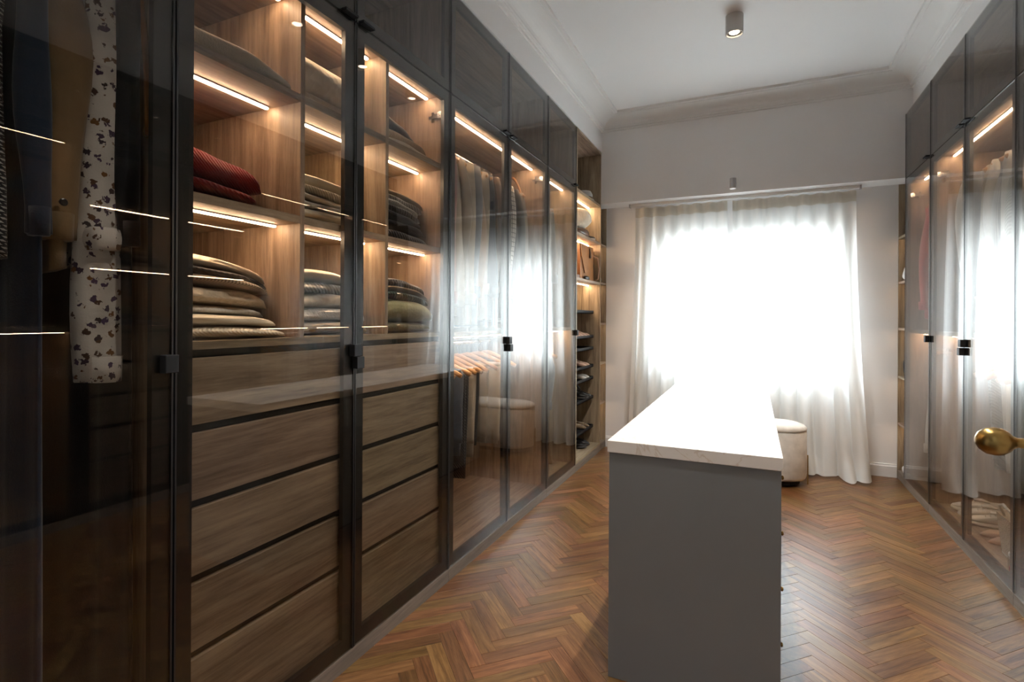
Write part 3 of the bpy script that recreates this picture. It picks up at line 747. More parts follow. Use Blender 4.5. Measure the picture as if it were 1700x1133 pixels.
# ------------------------------------------------------------------ folded garments
def folded(name, label, cat, group, x_front, depth, ya, yb, zlo, zhi, mat, seed, plies=2, front=1, roll=None):
    """soft folded garment; zlo, zhi are functions of y; front edge at x_front"""
    rr = random.Random(seed); n, m = 30, 22
    p1, p2, p3 = (rr.uniform(0, 6.28) for _ in range(3)); yc = (ya + yb) / 2; xc = x_front - front * depth / 2
    zb0 = min(zlo(ya + (yb - ya) * t) for t in (0, .25, .5, .75, 1)); rings = []
    for i in range(m + 1):
        t = -1 + 2 * i / m
        e = max(0.0, 1 - abs(t) ** 7) ** .45
        yy = yc + (yb - ya) / 2 * (t + .02 * math.sin(3 * t + p1)) ; ys = min(max(yy, ya), yb)
        lo, hi = zlo(ys), zhi(ys); c = lo + (hi - lo) * .5; hh = (hi - lo) / 2 * max(.04, e)
        c = lo + hh + (hi - lo) * .10 * (1 - e)
        dd = depth / 2 * (.90 + .10 * e)
        ring = []
        for j in range(n):
            a = 2 * PI * j / n; ca_, sa_ = math.cos(a), math.sin(a)
            sx = math.copysign(abs(ca_) ** .66, ca_); sz = math.copysign(abs(sa_) ** .80, sa_)
            g = 0.0
            if ca_ > .2:
                for q in range(1, plies): g += .010 * math.exp(-((sz - (-1 + 2 * q / plies + .12 * math.sin(2.2 * t + p3 + q))) / .13) ** 2)
            bulge = .013 * math.sin(2.6 * t + p1 + 1.5 * sz) + .004 * math.sin(7 * t + p2)
            x = dd * sx - (g - bulge if ca_ > .2 else 0)
            z = c + hh * sz * (1 + .05 * math.sin(5 * t + p2 + 2 * ca_)) - .0
            ring.append((front * x, yy - yc, max(z, lo) - zb0))
        rings.append(ring)
    v, f = loft(rings)
    o = add_obj(name, v, f, mat, loc=(xc, yc, zb0), smooth=True)
    return setp(o, label, cat, group)

def stack(S, items, z0, group, ds=(.10,)):
    """items bottom to top: (name, label, cat, thickness, y left, y right, material, plies, depth, slump)"""
    base = {'f': (lambda y, z=z0: z)}
    fr = 1 if S.s < 0 else -1
    for q, (name, label, cat, th, ya, yb, mat, plies, depth, sl) in enumerate(items):
        lo = base['f']; yb = ya + .386 - .012 * ((q * 37 + 11) % 10) / 10 if S.s < 0 else yb; dsq = ds[min(q, len(ds) - 1)]
        def hi(y, lo=lo, th=th, ya=ya, yb=yb, sl=sl):
            t = (y - ya) / (yb - ya); t = min(max(t, 0), 1)
            return lo(y) + th * (1 - .62 * abs(sl) * (t if sl > 0 else 1 - t) ** 2 - .10 * (2 * t - 1) ** 4)
        folded(name, label, cat, group, S.X(dsq), depth, ya, yb, (lambda y, lo=lo: lo(y) + .0008), hi, FAB[mat], hash((label, q)) % 997 if False else 11 * q + int(ya * 97) % 53, plies, fr)
        base['f'] = hi

a1, b1 = cols[0][0] + .004, cols[0][1]
G1 = 'knitwear folded on the first shelf column'
stack(LEFT, [('blanket', 'beige fleece blanket lying on the top shelf under grey wool', 'blanket', .078, a1, a1 + .385, 'beige_fleece', 1, .40, .50)], 1.925, G1, (.045,))
# grey felt piece draped on the blanket
folded('folded_scarf', 'dark grey wool piece curled on the beige blanket', 'scarf', G1, LEFT.X(.150), .30, a1 + .02, a1 + .375, lambda y: 1.995 - .028 * ((y - a1) / .32) ** 2, lambda y: 2.065 - .020 * ((y - a1) / .32) ** 2, FAB['grey_wool'], 5, 1)
stack(LEFT, [('folded_sweater', 'dark maroon cable sweater at the bottom of the red pile', 'sweater', .050, a1, a1 + .285, 'dark_red', 2, .33, .15),
             ('folded_sweater', 'maroon sweater in the middle of the red pile', 'sweater', .040, a1, a1 + .295, 'maroon', 1, .33, .2),
             ('folded_sweater', 'bright red ribbed sweater on top of the red pile', 'sweater', .100, a1, a1 + .305, 'red_rib', 1, .33, .38)], 1.540, G1, (.185, .18, .17))
stack(LEFT, [('folded_sweater', 'wide cream ribbed sweater at the bottom of the tall cream pile', 'sweater', .036, a1, a1 + .380, 'cream_rib', 1, .36, .15),
             ('folded_sweater', 'cream wool sweater, second from bottom of the tall cream pile', 'sweater', .036, a1, a1 + .365, 'cream_wool', 2, .35, .12),
             ('folded_sweater', 'white sweater, third from bottom of the tall cream pile', 'sweater', .030, a1, a1 + .320, 'white_knit', 1, .33, .1),
             ('folded_sweater', 'openwork beige knit in the middle of the tall cream pile', 'sweater', .056, a1, a1 + .330, 'lace_knit', 2, .34, .15),
             ('folded_sweater', 'beige striped sweater, third from top of the tall cream pile', 'sweater', .034, a1, a1 + .335, 'stripe_beige', 2, .34, .5),
             ('folded_sweater', 'charcoal sweater, second from top of the tall cream pile', 'sweater', .022, a1, a1 + .328, 'charcoal', 1, .33, .3),
             ('folded_sweater', 'cream sweater on top of the tall cream pile', 'sweater', .044, a1, a1 + .310, 'cream_wool', 2, .33, .45)], 1.156, G1, (.068, .088, .160, .140, .135, .140, .160))
a2, b2 = cols[1][0] + .004, cols[1][1] - .004
G2 = 'knitwear folded on the middle shelf column'
def rolled(label, x, ya, yb, z, r, mat, seed, group):
    """rolled sweater: spiral tube along y with the end swirl showing"""
    rings = []; n = 40; m = 14; rr = random.Random(seed); ph = rr.uniform(0, 6)
    for i in range(m + 1):
        t = i / m; e = max(.55, (1 - abs(2 * t - 1) ** 6) ** .4)
        rings.append([((r * 1.25 * math.cos(2 * PI * j / n)) * e * (1 + .04 * math.sin(5 * t + ph + 3 * j / n)), (yb - ya) * (t - .5), r * (1 + math.sin(2 * PI * j / n) * e * .98) * (1 - .0)) for j in range(n)])
    v, f = loft(rings); o = add_obj('rolled_sweater', v, f, FAB[mat], loc=(x, (ya + yb) / 2, z), smooth=True); setp(o, label, 'sweater', group)
    path = []
    for k in range(40):
        a = k / 39 * 2 * PI * 2.2; q = r * (.15 + .75 * k / 39); path.append((q * 1.2 * math.cos(a), -(yb - ya) / 2 + .004, r + q * math.sin(a)))
    v, f = tube_vf(path, r * .13, 6); add_obj('rolled_end', v, f, FAB[mat], o, smooth=True)
    return o
rolled('rolled cream sweater lying under the cable knit, middle column', LEFT.X(.16), a2 + .02, b2 - .03, 1.926, .040, 'lace_knit', 2, G2)
rolled('rolled cream cable knit on top in the middle column', LEFT.X(.165), a2 + .012, b2 - .06, 2.006, .058, 'cream_cable', 3, G2)
stack(LEFT, [('folded_sweater', 'grey-beige knit at the bottom of the white pile, middle column', 'sweater', .030, a2, b2 - .05, 'lace_knit', 1, .33, .1),
             ('folded_sweater', 'cream sweater, second in the white pile, middle column', 'sweater', .040, a2, b2 - .06, 'cream_wool', 1, .33, .1),
             ('folded_sweater', 'thin white sweater, third in the white pile, middle column', 'sweater', .026, a2, b2 - .05, 'white_knit', 1, .32, .1),
             ('folded_sweater', 'thin cream sweater, fourth in the white pile, middle column', 'sweater', .026, a2, b2 - .06, 'cream_wool', 1, .33, .1),
             ('folded_sweater', 'cream ribbed sweater, fifth in the white pile, middle column', 'sweater', .028, a2, b2 - .05, 'cream_rib', 1, .33, .1),
             ('folded_sweater', 'ivory sweater on top of the white pile, middle column', 'sweater', .048, a2, b2 - .07, 'cream_wool', 2, .33, .3)], 1.540, G2, (.12, .13, .135, .14, .14, .15))
stack(LEFT, [('folded_sweater', 'taupe sweater at the bottom of the counter pile, middle column', 'sweater', .050, a2, b2 - .03, 'oat_cotton', 1, .35, .1),
             ('folded_sweater', 'off-white sweater, second in the counter pile, middle column', 'sweater', .052, a2, b2 - .03, 'white_knit', 2, .34, -.3),
             ('folded_sweater', 'cream cable sweater, third in the counter pile, middle column', 'sweater', .056, a2, b2 - .04, 'cream_cable', 1, .34, -.2),
             ('folded_sweater', 'light grey sweater, fourth in the counter pile, middle column', 'sweater', .040, a2, b2 - .03, 'light_grey', 1, .34, .1),
             ('folded_sweater', 'cream sweater on top of the counter pile, middle column', 'sweater', .052, a2, b2 - .03, 'cream_wool', 1, .34, .5)], 1.156, G2, (.10, .11, .12, .13, .14))
a3, b3 = cols[2][0] + .004, cols[2][1] - .004
G3 = 'knitwear folded on the third shelf column'
stack(LEFT, [('folded_sweater', 'cream cable sweater at the bottom of the furry pile, third column', 'sweater', .040, a3, b3 - .015, 'cream_cable', 1, .34, .3),
             ('folded_sweater', 'beige furry sweater under the black one, third column', 'sweater', .052, a3, b3 - .05, 'fur_beige', 1, .33, .45),
             ('folded_sweater', 'black wool sweater on top of the furry pile, third column', 'sweater', .078, a3, b3 - .10, 'black_wool', 1, .32, .5)], 1.925, G3, (.065, .095, .13))
stack(LEFT, [('folded_sweater', 'charcoal sweater at the bottom of the dark pile, third column', 'sweater', .055, a3, b3 - .03, 'charcoal', 1, .34, .2),
             ('folded_sweater', 'black sweater, second in the dark pile, third column', 'sweater', .046, a3, b3 - .06, 'black_wool', 1, .33, .1),
             ('folded_sweater', 'black sweater, third in the dark pile, third column', 'sweater', .040, a3, b3 - .055, 'black_wool', 1, .33, .1),
             ('folded_sweater', 'mid grey sweater above the black ones, third column', 'sweater', .026, a3, b3 - .07, 'grey_marl', 1, .33, .1),
             ('folded_sweater', 'white sweater between two grey ones, third column', 'sweater', .022, a3, b3 - .09, 'white_knit', 1, .33, .1),
             ('folded_sweater', 'grey marl sweater, second from top of the dark pile, third column', 'sweater', .028, a3, b3 - .075, 'light_grey', 1, .33, .3),
             ('folded_sweater', 'beige sweater on top of the dark pile, third column', 'sweater', .026, a3, b3 - .11, 'oat_cotton', 1, .32, .4)], 1.540, G3, (.085, .105, .11, .12, .125, .125, .13))
stack(LEFT, [('folded_sweater', 'olive brown sweater at the bottom of the green pile, third column', 'sweater', .045, a3, b3 - .01, 'olive', 2, .35, .05),
             ('folded_sweater', 'thick yellow-green fuzzy sweater, third column', 'sweater', .105, a3, b3 - .015, 'green_fuzzy', 1, .35, .3),
             ('folded_sweater', 'dark green sweater above the fuzzy one, third column', 'sweater', .030, a3, b3 - .02, 'green_dark', 1, .34, .2),
             ('folded_sweater', 'tan sweater, second from top of the green pile, third column', 'sweater', .022, a3, b3 - .02, 'tan_wool', 1, .34, .2),
             ('folded_sweater', 'grey sweater on top of the green pile, third column', 'sweater', .034, a3, b3 - .035, 'grey_marl', 2, .33, .3)], 1.156, G3, (.06, .055, .07, .075, .085))
# right wardrobe shelves, seen as reflections in the left glass
ra, rb = rk[5] + .019, rk[3] - .019; rm = (ra + rb) / 2
G4 = 'sweaters on the right wardrobe shelves'
for q, (ya, yb, z, words_, mats) in enumerate(((ra + .02, rm - .04, 1.540, 'upper shelf, nearer bay', ('black_wool', 'grey_marl', 'tan_wool')), (rm + .03, rb - .05, 1.540, 'upper shelf, farther bay', ('charcoal', 'light_grey', 'oat_cotton')), (ra + .02, rm - .04, 1.156, 'counter, nearer bay', ('navy', 'black_wool', 'olive')), (rm + .03, rb - .05, 1.156, 'counter, farther bay', ('charcoal', 'green_dark', 'oat_cotton')))):
    its = [('folded_sweater', '%s sweater on the right wardrobe %s, %s' % (mt.replace('_', ' '), words_, pos), 'sweater', .045, ya, yb - .02 * k, mt, 1, .34, .2) for k, (mt, pos) in enumerate(zip(mats, ('bottom of pile', 'middle of pile', 'top of pile')))]
    stack(RIGHT, its, z, G4)

# ------------------------------------------------------------------ hangers and hanging clothes
def hanger_meshes():
    P = []
    n = 15
    top = []
    path = [(-.215 + .43 * i / (n - 1), 0, 0) for i in range(n)]
    path = [(x, 0, -.078 * (abs(x) / .215) ** 1.35 - .0) for x, _, _ in path]
    rad = [.0052 + .0055 * (1 - (abs(x) / .215)) + (.003 if abs(x) > .17 else 0) for x, _, _ in path]
    wv, wf = tube_vf(path, rad, 8, flat=1.5)
    bv, bf = tube_vf([(-.19, 0, -.072), (.19, 0, -.072)], .0045, 6)
    hk = [(0, 0, .012)] + [(0, 0, .03)]
    for i in range(13):
        a = -PI * .5 + PI * 1.42 * i / 12
        hk.append((-.019 * math.cos(a) * -1, 0, .03 + .022 + .019 + .019 * math.sin(a) - .0))
    hv, hf = tube_vf(hk, .0021, 6)
    def me(nm, v, f, m):
        q = bpy.data.meshes.new(nm); q.from_pydata(v, [], f); q.materials.append(M[m]); q.polygons.foreach_set('use_smooth', [True] * len(q.polygons)); return q
    return me('hanger_arms', wv, wf, 'hangwood'), me('hanger_bar', bv, bf, 'hangwood'), me('hanger_hook', hv, hf, 'chrome')
HM = hanger_meshes()
def hanger(S, y, zrod, label, group, yaw=0.0, bar=True, d=.30):
    """wooden coat hanger on the rod; returns z of its apex"""
    za = zrod - .078
    h = bpy.data.objects.new('coat_hanger', HM[0]); COL.objects.link(h); h.location = (S.X(d), y, za); h.rotation_euler = (0, 0, yaw)
    setp(h, label, 'hanger', group)
    for nm, me in (('bar', HM[1]), ('hook', HM[2])):
        if nm == 'bar' and not bar: continue
        c = bpy.data.objects.new(nm, me); COL.objects.link(c); c.parent = h
    return za

def garment(name, label, cat, group, S, y, zrod, length, width, mat, seed, thick=.018, sleeve=.58, flare=1.0, yaw=0.0, d=.30, collar=True, sw=.047, swe=.038, cuff=None, sway=0.0):
    """shirt, jacket or dress hung on a hanger at y; front faces the glass"""
    rr = random.Random(seed); za = zrod - .078; n = 32; lv = 18
    p1, p2 = rr.uniform(0, 6), rr.uniform(0, 6)
    o = empty(name, (S.X(d), y, za - length), label, cat, group, (0, 0, yaw)); base = length
    rings = []
    W2 = width / 2
    for i in range(lv + 1):
        s = i / lv; z = .006 - s * s * .0
        if i <= 5:
            t = i / 5; hw = .055 + (W2 - .055) * t ** .85; z = .012 - .088 * t ** 1.25; th = thick * (.55 + .45 * t)
        else:
            t = (i - 5) / (lv - 5); hw = W2 * (1 + (flare - 1) * t) * (1 - .05 * math.sin(PI * min(1, t * 1.3))); z = -.076 - (length - .076) * t; th = thick * (1 + .6 * t * flare)
        ring = []
        for j in range(n):
            a = 2 * PI * j / n; x = hw * math.cos(a); yy = th * math.copysign(abs(math.sin(a)) ** .7, math.sin(a))
            amp = .006 * min(1, max(0, (i - 4) / 6)); yy += amp * math.sin(x * 46 + p1 + .8 * s) + amp * .6 * math.sin(x * 83 + p2)
            ring.append((x, yy + sway * max(0, s - .3), base + z + (.006 * math.sin(3 * a + p1) if i == lv else 0)))
        rings.append(ring)
    v, f = loft(rings); add_obj('body', v, f, mat, o, smooth=True)
    if sleeve:
        for sg in (-1, 1):
            X0 = sg * (W2 - .03); path = []; rad = []; m = 12
            for i in range(m + 1):
                t = i / m
                x = X0 + sg * (.035 * math.sin(PI * min(1, t * 2.2) / 2) + .012 * math.sin(4 * t + p1) - .018 * t); z = -.052 - sleeve * t
                path.append((x, (.005 + .007 * t) * math.sin(p2 + sg) + .006 * math.sin(5 * t + p1), base + z)); rad.append(sw * (.75 + .25 * min(1, t * 5)) * (1 - t) + swe * t + .004 * math.sin(9 * t + p2))
            v, f = tube_vf(path, rad, 14, flat=.62)
            sl = add_obj('sleeve', v, f, mat, o, smooth=True)
            v, f = tube_vf([(path[-1][0], path[-1][1], path[-1][2] + .055), (path[-1][0], path[-1][1], path[-1][2] - .004)], [swe * 1.06, swe * 1.02], 14, flat=.66)
            add_obj('cuff', v, f, cuff or mat, sl, smooth=True)
    if collar:
        path = [(.062 * math.cos(a), .030 * math.sin(a), base + .020) for a in np.linspace(0, 2 * PI, 17)]
        v, f = tube_vf(path, .016, 8); add_obj('collar', v, f, mat, o, smooth=True)
    return o

def trousers(name, label, group, S, y, zrod, length, width, mat, seed, d=.30, yaw=0.0, xo=.0):
    """trousers folded over the hanger bar"""
    rr = random.Random(seed); za = zrod - .078; zb = za - .066; n = 24; lv = 12; p = rr.uniform(0, 6)
    o = empty(name, (S.X(d), y, zb - length), label, 'trousers', group, (0, 0, yaw)); base = length
    def leg(w_, L_, yo, xo_, nm, tp):
        rings = []
        for i in range(lv + 1):
            t = i / lv; hw = w_ / 2 * (1 - tp * t); th = .011 + .006 * math.sin(PI * t); z = -L_ * t
            if i == 0: th = .006
            rings.append([(xo_ + hw * math.cos(2 * PI * j / n) + .01 * t * math.sin(p), yo * min(1, .55 + t * 1.4) + th * math.copysign(abs(math.sin(2 * PI * j / n)) ** .7, math.sin(2 * PI * j / n)) + .004 * math.sin(hw * math.cos(2 * PI * j / n) * 50 + p) * t, base + z + .005) for j in range(n)])
        v, f = loft(rings); return add_obj(nm, v, f, mat, o, smooth=True)
    leg(width, length, .016, xo, 'leg_fold', .22)
    leg(width * .96, length * rr.uniform(.78, .95), -.016, xo + rr.uniform(-.01, .01), 'waist_fold', .05)
    v, f = tube_vf([(xo - width * .46, 0, base + .004), (xo + width * .46, 0, base + .004)], .019, 10, flat=.7); add_obj('fold_over_bar', v, f, mat, o, smooth=True)
    return o

def rail_of(S, zrod, ys, what, rodname, grp, fn):
    for k, (y, spec) in enumerate(zip(ys, what)):
        hanger(S, y, zrod, 'wooden coat hanger, %s from near end, %s' % (ORD[k], rodname), 'hangers on the ' + rodname, spec.get('yaw', 0), bar=spec.get('bar', True))
        fn(k, y, spec)

# --- left double bay, upper rod
up = [('white_cotton', 'white shirt', 0), ('pink_cotton', 'dusty pink shirt', 0), ('oat_cotton', 'oat linen shirt', 0), ('taupe', 'taupe shirt', 0), ('oat_cotton', 'pale beige shirt', 0), ('blue_grey', 'blue-grey shirt', 0), ('peach', 'peach shirt', 0), ('oat_cotton', 'sand coloured shirt', 0), ('navy', 'navy shirt', 0), ('brown_tweed', 'brown tweed jacket', 1), ('black_cotton', 'black shirt', 0), ('white_grid', 'white shirt with dark windowpane checks', 1), ('black_cotton', 'black jacket', 1), ('taupe', 'dark taupe coat', 1)]
ysu = [2.178, 2.240, 2.305, 2.370, 2.435, 2.500, 2.560, 2.620, 2.680, 2.760, 2.850, 2.960, 3.060, 3.150]
def f_up(k, y, sp):
    m, lb, big = up[k]
    garment('hanging_shirt' if not big else 'hanging_jacket', '%s, %s from the near end of the left upper rod' % (lb, ORD[k]), 'shirt' if not big else 'jacket', 'clothes on the left upper rod', LEFT, y, 2.165, R.uniform(.84, .91), R.uniform(.41, .45), FAB[m], 40 + k, thick=.017 if not big else .024, sleeve=R.uniform(.66, .76), yaw=sp['yaw'], sw=.045 if not big else .055)
rail_of(LEFT, 2.165, ysu, [dict(yaw=R.uniform(-.05, .05)) for _ in up], 'left upper rod', '', f_up)
# --- left double bay, lower rod
lowm = [('khaki', 'tan trousers', .47), ('denim', 'dark denim jeans', .50), ('denim_light', 'pale blue jeans', .56), ('denim', 'indigo jeans', .46), ('charcoal', 'charcoal trousers', .60), ('oat_cotton', 'beige trousers', .50), ('black_cotton', 'black trousers', .45), ('khaki', 'khaki trousers', .46), ('oat_cotton', 'cream chinos', .50), ('black_cotton', 'black slim trousers', .46)]
ysl = [2.19, 2.27, 2.345, 2.42, 2.50, 2.58, 2.67, 2.79, 2.92, 3.05]
def f_low(k, y, sp):
    m, lb, L = lowm[k]; trousers('hanging_trousers', '%s, %s from the near end of the left lower rod' % (lb, ORD[k]), 'trousers on the left lower rod', LEFT, y, 1.075, L, R.uniform(.24, .30), FAB[m], 60 + k, yaw=sp['yaw'], xo=.03)
rail_of(LEFT, 1.075, ysl, [dict(yaw=R.uniform(-.14, .14)) for _ in lowm], 'left lower rod', '', f_low)
# --- left single bay
rail_of(LEFT, 2.165, [3.55, 3.70], [dict(yaw=.12), dict(yaw=-.1)], 'upper rod of the single left bay', '', lambda k, y, sp: garment('hanging_blouse', ('sheer white blouse, nearer one in the single left bay', 'pale grey blouse, farther one in the single left bay')[k], 'blouse', 'blouses in the single left bay', LEFT, y, 2.165, .74, .43, FAB[('white_cotton', 'light_grey')[k]], 80 + k, sleeve=.55, yaw=sp['yaw'], swe=.05))
def f_d(k, y, sp):
    if k < 2: garment('hanging_shirt', ('cream shirt, lower rod of the single left bay', 'blue-grey shirt, lower rod of the single left bay')[k], 'shirt', 'shirts on the lower rod of the single left bay', LEFT, y, 1.075, .50, .42, FAB[('cream_wool', 'denim_light')[k]], 90 + k, sleeve=.40, yaw=sp['yaw'])
    else: trousers('hanging_trousers', 'long beige trousers, lower rod of the single left bay', 'trousers on the single bay rod', LEFT, y, 1.075, .84, .16, FAB['khaki'], 97, yaw=sp['yaw'], xo=.10)
rail_of(LEFT, 1.075, [3.48, 3.66, 3.82], [dict(yaw=.1), dict(yaw=.0), dict(yaw=-.1)], 'lower rod of the single left bay', '', f_d)
# --- near dim bay
nearby = [(.36, 'red_cotton', 'red garment at the left picture edge', .60, .95, .05), (.43, 'white_cotton', 'white blouse with long sleeve beside the red garment', .50, .80, .04), (.53, 'gingham', 'black and white gingham piece in the dim near bay', .34, .70, .03), (.640, 'tan_jacket', 'tan cotton jacket with button cuff in the dim near bay', .60, .72, .046), (.712, 'floral', 'floral blouse with a long flared sleeve in the dim near bay', .92, .70, .040)]
for k, (y, m, lb, sl, ln, sw) in enumerate(nearby):
    hanger(LEFT, y, 2.12, 'wooden coat hanger, %s from the left in the dim near bay' % ORD[k], 'hangers in the dim near bay', d=.325)
    o = garment('hanging_jacket' if m == 'tan_jacket' else 'hanging_blouse', lb, 'jacket' if m == 'tan_jacket' else 'blouse', 'clothes in the dim near bay', LEFT, y, 2.12, ln, .44, FAB[m], 110 + k, sleeve=sl, d=.325, sw=sw, swe={'floral': .054, 'tan_jacket': .045, 'gingham': .012}.get(m, .045), thick=.02)
    if m == 'tan_jacket':
        for sgn in (-1, 1):
            v, f = revolve([(.0005, 0), (.008, 0), (.0085, .002), (.006, .003), (.0005, .0025)], 12); c = [q for q in o.children if q.name.startswith('sleeve')]
        add_obj('button', [(p[2] + .245, p[0] - .012, p[1] + ln - .052 - sl + .075) for p in v], f, 'leather_black', o)
    if m == 'floral':
        rings = []
        for i in range(7):
            t = i / 6; r_ = .041 + .006 * math.sin(PI * t)
            rings.append([(.222 + r_ * math.cos(2 * PI * j / 18) * (1 + .16 * math.sin(8 * PI * j / 9 + 2 * t)), r_ * .8 * math.sin(2 * PI * j / 18), ln - .62 - .05 * t) for j in range(18)])
        v, f = loft(rings); add_obj('sleeve_ruffle', v, f, FAB[m], o, smooth=True)
for y_, m_, lb_, q_ in ((.760, 'black_cotton', 'added black coat darkening the right side of the dim near bay', 132), (.585, 'navy', 'added dark navy coat darkening the middle of the dim near bay', 133), (.30, 'black_cotton', 'added black coat darkening the left end of the dim near bay', 134)):  # dark coats added to cover the lit oak and keep the bay dark
    garment('added_dark_coat', lb_, 'coat', 'added dark coats in the dim near bay', LEFT, y_, 2.12, 1.86, .50, FAB[m_], q_, sleeve=.6, d=.318, thick=.011, sw=.03, swe=.025)
    hanger(LEFT, y_, 2.12, 'wooden hanger carrying the ' + lb_, 'hangers in the dim near bay', d=.318)
garment('long_dress', 'dark teal long dress in the dim near bay', 'dress', 'clothes in the dim near bay', LEFT, .47, 2.12, 1.88, .40, FAB['teal_dark'], 131, sleeve=0, d=.34, collar=False, thick=.015)
hanger(LEFT, .47, 2.12, 'wooden coat hanger carrying the dark teal dress', 'hangers in the dim near bay', d=.34)

# --- right wall
rw = [('grey_stripe', 'grey striped shirt'), ('white_cotton', 'white shirt'), ('white_cotton', 'white linen shirt'), ('light_grey', 'light grey shirt'), ('white_cotton', 'white cotton blouse'), ('grey_stripe', 'pale striped shirt'), ('white_cotton', 'white poplin shirt'), ('oat_cotton', 'off-white shirt'), ('blue_grey', 'grey-blue shirt'), ('white_cotton', 'white tunic')]
ysr = [3.003, 3.066, 3.13, 3.20, 3.28, 3.36, 3.45, 3.55, 3.70, 3.86]
rail_of(RIGHT, 2.165, ysr, [dict(yaw=R.uniform(-.05, .05)) for _ in rw], 'right upper rod', '', lambda k, y, sp: garment('hanging_shirt', '%s, %s from the near end of the right upper rod' % (rw[k][1], ORD[k]), 'shirt', 'clothes on the right upper rod', RIGHT, y, 2.165, R.uniform(.84, .91), R.uniform(.41, .45), FAB[rw[k][0]], 140 + k, sleeve=R.uniform(.62, .76), yaw=sp['yaw']))
rl = [('denim', 'dark jeans', .52), ('white_cotton', 'white trousers', .55), ('light_grey', 'grey trousers', .50), ('oat_cotton', 'beige trousers', .58), ('denim_light', 'pale jeans', .54), ('white_cotton', 'white jeans', .50), ('light_grey', 'pale grey trousers', .52)]
ysq = [2.99, 3.08, 3.17, 3.27, 3.38, 3.50, 3.66]
rail_of(RIGHT, 1.075, ysq, [dict(yaw=R.uniform(-.15, .15)) for _ in rl], 'right lower rod', '', lambda k, y, sp: trousers('hanging_trousers', '%s, %s from the near end of the right lower rod' % (rl[k][1], ORD[k]), 'trousers on the right lower rod', RIGHT, y, 1.075, rl[k][2], R.uniform(.24, .30), FAB[rl[k][0]], 160 + k, yaw=sp['yaw'], xo=-.03))
rail_of(RIGHT, 2.165, [4.36, 4.58], [dict(yaw=.0), dict(yaw=.05)], 'upper rod right of the window', '', lambda k, y, sp: garment('hanging_shirt', ('grey shirt beside the red one, right of the window', 'coral red shirt behind the glass right of the window')[k], 'shirt', 'shirts right of the window', RIGHT, y, 2.165, .86, .43, FAB[('taupe', 'coral')[k]], 170 + k, sleeve=.74, yaw=sp['yaw'], d=.295))
rail_of(RIGHT, 1.075, [4.42], [dict(yaw=.0)], 'lower rod right of the window', '', lambda k, y, sp: garment('hanging_coat', 'off-white coat on the lower rod right of the window', 'coat', None, RIGHT, y, 1.075, .86, .44, FAB['white_cotton'], 181, sleeve=.62, yaw=sp['yaw']))
rail_of(RIGHT, 2.165, [.75, .95, 1.15, 1.4], [dict(yaw=R.uniform(-.1, .1)) for _ in range(4)], 'rod nearest the entrance', '', lambda k, y, sp: garment('hanging_coat', '%s coat, %s from the entrance on the right wall' % (('black', 'navy', 'brown', 'dark grey')[k], ORD[k]), 'coat', 'coats nearest the entrance', RIGHT, y, 2.165, .9, .44, FAB[('black_cotton', 'navy', 'brown_tweed', 'charcoal')[k]], 190 + k, sleeve=.6, thick=.04, yaw=sp['yaw']))

# ------------------------------------------------------------------ shoes
def shoe_rings(L, Wd, prof):
    """prof: (t, half width factor, z bottom, z top)"""
    rings = []; n = 16
    for t, hw, zb_, zt_ in prof:
        ring = []
        for j in range(n):
            a = 2 * PI * j / n; x = L * (t - .5); yy = Wd / 2 * hw * math.copysign(abs(math.cos(a)) ** .7, math.cos(a)); zz = (zb_ + zt_) / 2 + (zt_ - zb_) / 2 * math.copysign(abs(math.sin(a)) ** .6, math.sin(a))
            ring.append((x, yy, zz))
        rings.append(ring)
    return loft(rings)
def sneaker(label, group, loc, rot, mat, sole='sole', L=.26, W=.095, high=False, laces='leather_white', tilt=0):
    s = empty('sneaker', loc, label, 'shoe', group, (0, tilt, rot))
    v, f = shoe_rings(L, W, [(0, .55, 0, .026), (.04, .78, 0, .030), (.25, .82, 0, .026), (.5, .80, .002, .024), (.75, 1, .002, .024), (.92, .8, .006, .026), (1, .3, .012, .024)]); add_obj('sole', v, f, sole, s, smooth=True)
    ht = .12 if high else .078
    v, f = shoe_rings(L * .97, W * .94, [(0, .5, .024, ht * .95), (.05, .72, .022, ht), (.22, .76, .022, ht * .96), (.36, .76, .022, ht * .92), (.5, .80, .022, .072), (.68, .93, .022, .056), (.85, .82, .022, .044), (.96, .45, .024, .036), (1, .2, .025, .030)]); u = add_obj('upper', v, f, mat, s, smooth=True)
    v, f = tube_vf([(-L * .20, 0, ht * .9), (-L * .06, 0, ht * .90 + .012), (.02, 0, .080)], [.018, .020, .015], 10, flat=.4); add_obj('tongue', v, f, mat, s, smooth=True)
    for k in range(4):
        x = -.022 + .020 * k; z = .088 - .008 * k
        v, f = tube_vf([(x, -.024, z - .008), (x + .004, 0, z), (x, .024, z - .008)], .0026, 5); add_obj('lace', v, f, laces, u, smooth=True)
    return s
def pump(label, group, loc, rot, mat, heel=.06, L=.23, W=.075):
    s = empty('heeled_shoe', loc, label, 'shoe', group, (0, 0, rot))
    v, f = shoe_rings(L, W, [(0, .45, heel, heel + .058), (.06, .66, heel * .98, heel + .056), (.22, .66, heel * .85, heel * .86 + .040), (.45, .62, heel * .45, heel * .46 + .024), (.66, .95, .004, .040), (.82, .90, .002, .036), (.94, .5, .003, .022), (1, .15, .005, .014)]); add_obj('upper', v, f, mat, s, smooth=True)
    v, f = tube_vf([(-L * .44, 0, heel + .004), (-L * .43, 0, heel * .5), (-L * .42, 0, 0)], [.020, .011, .009], 10); add_obj('heel', v, f, mat, s, smooth=True)
    return s
GS = 'shoes on the pull-out trays'
xt = LEFT.X(.22)
def pair(fn, z, yc, mat, nm, **kw):
    for q, dy in ((0, -.047), (1, .047)): fn('%s, %s of the pair' % (nm, ('nearer', 'farther')[q]), GS, (xt + .045, yc + dy, z - .0138), 0, mat, **kw)
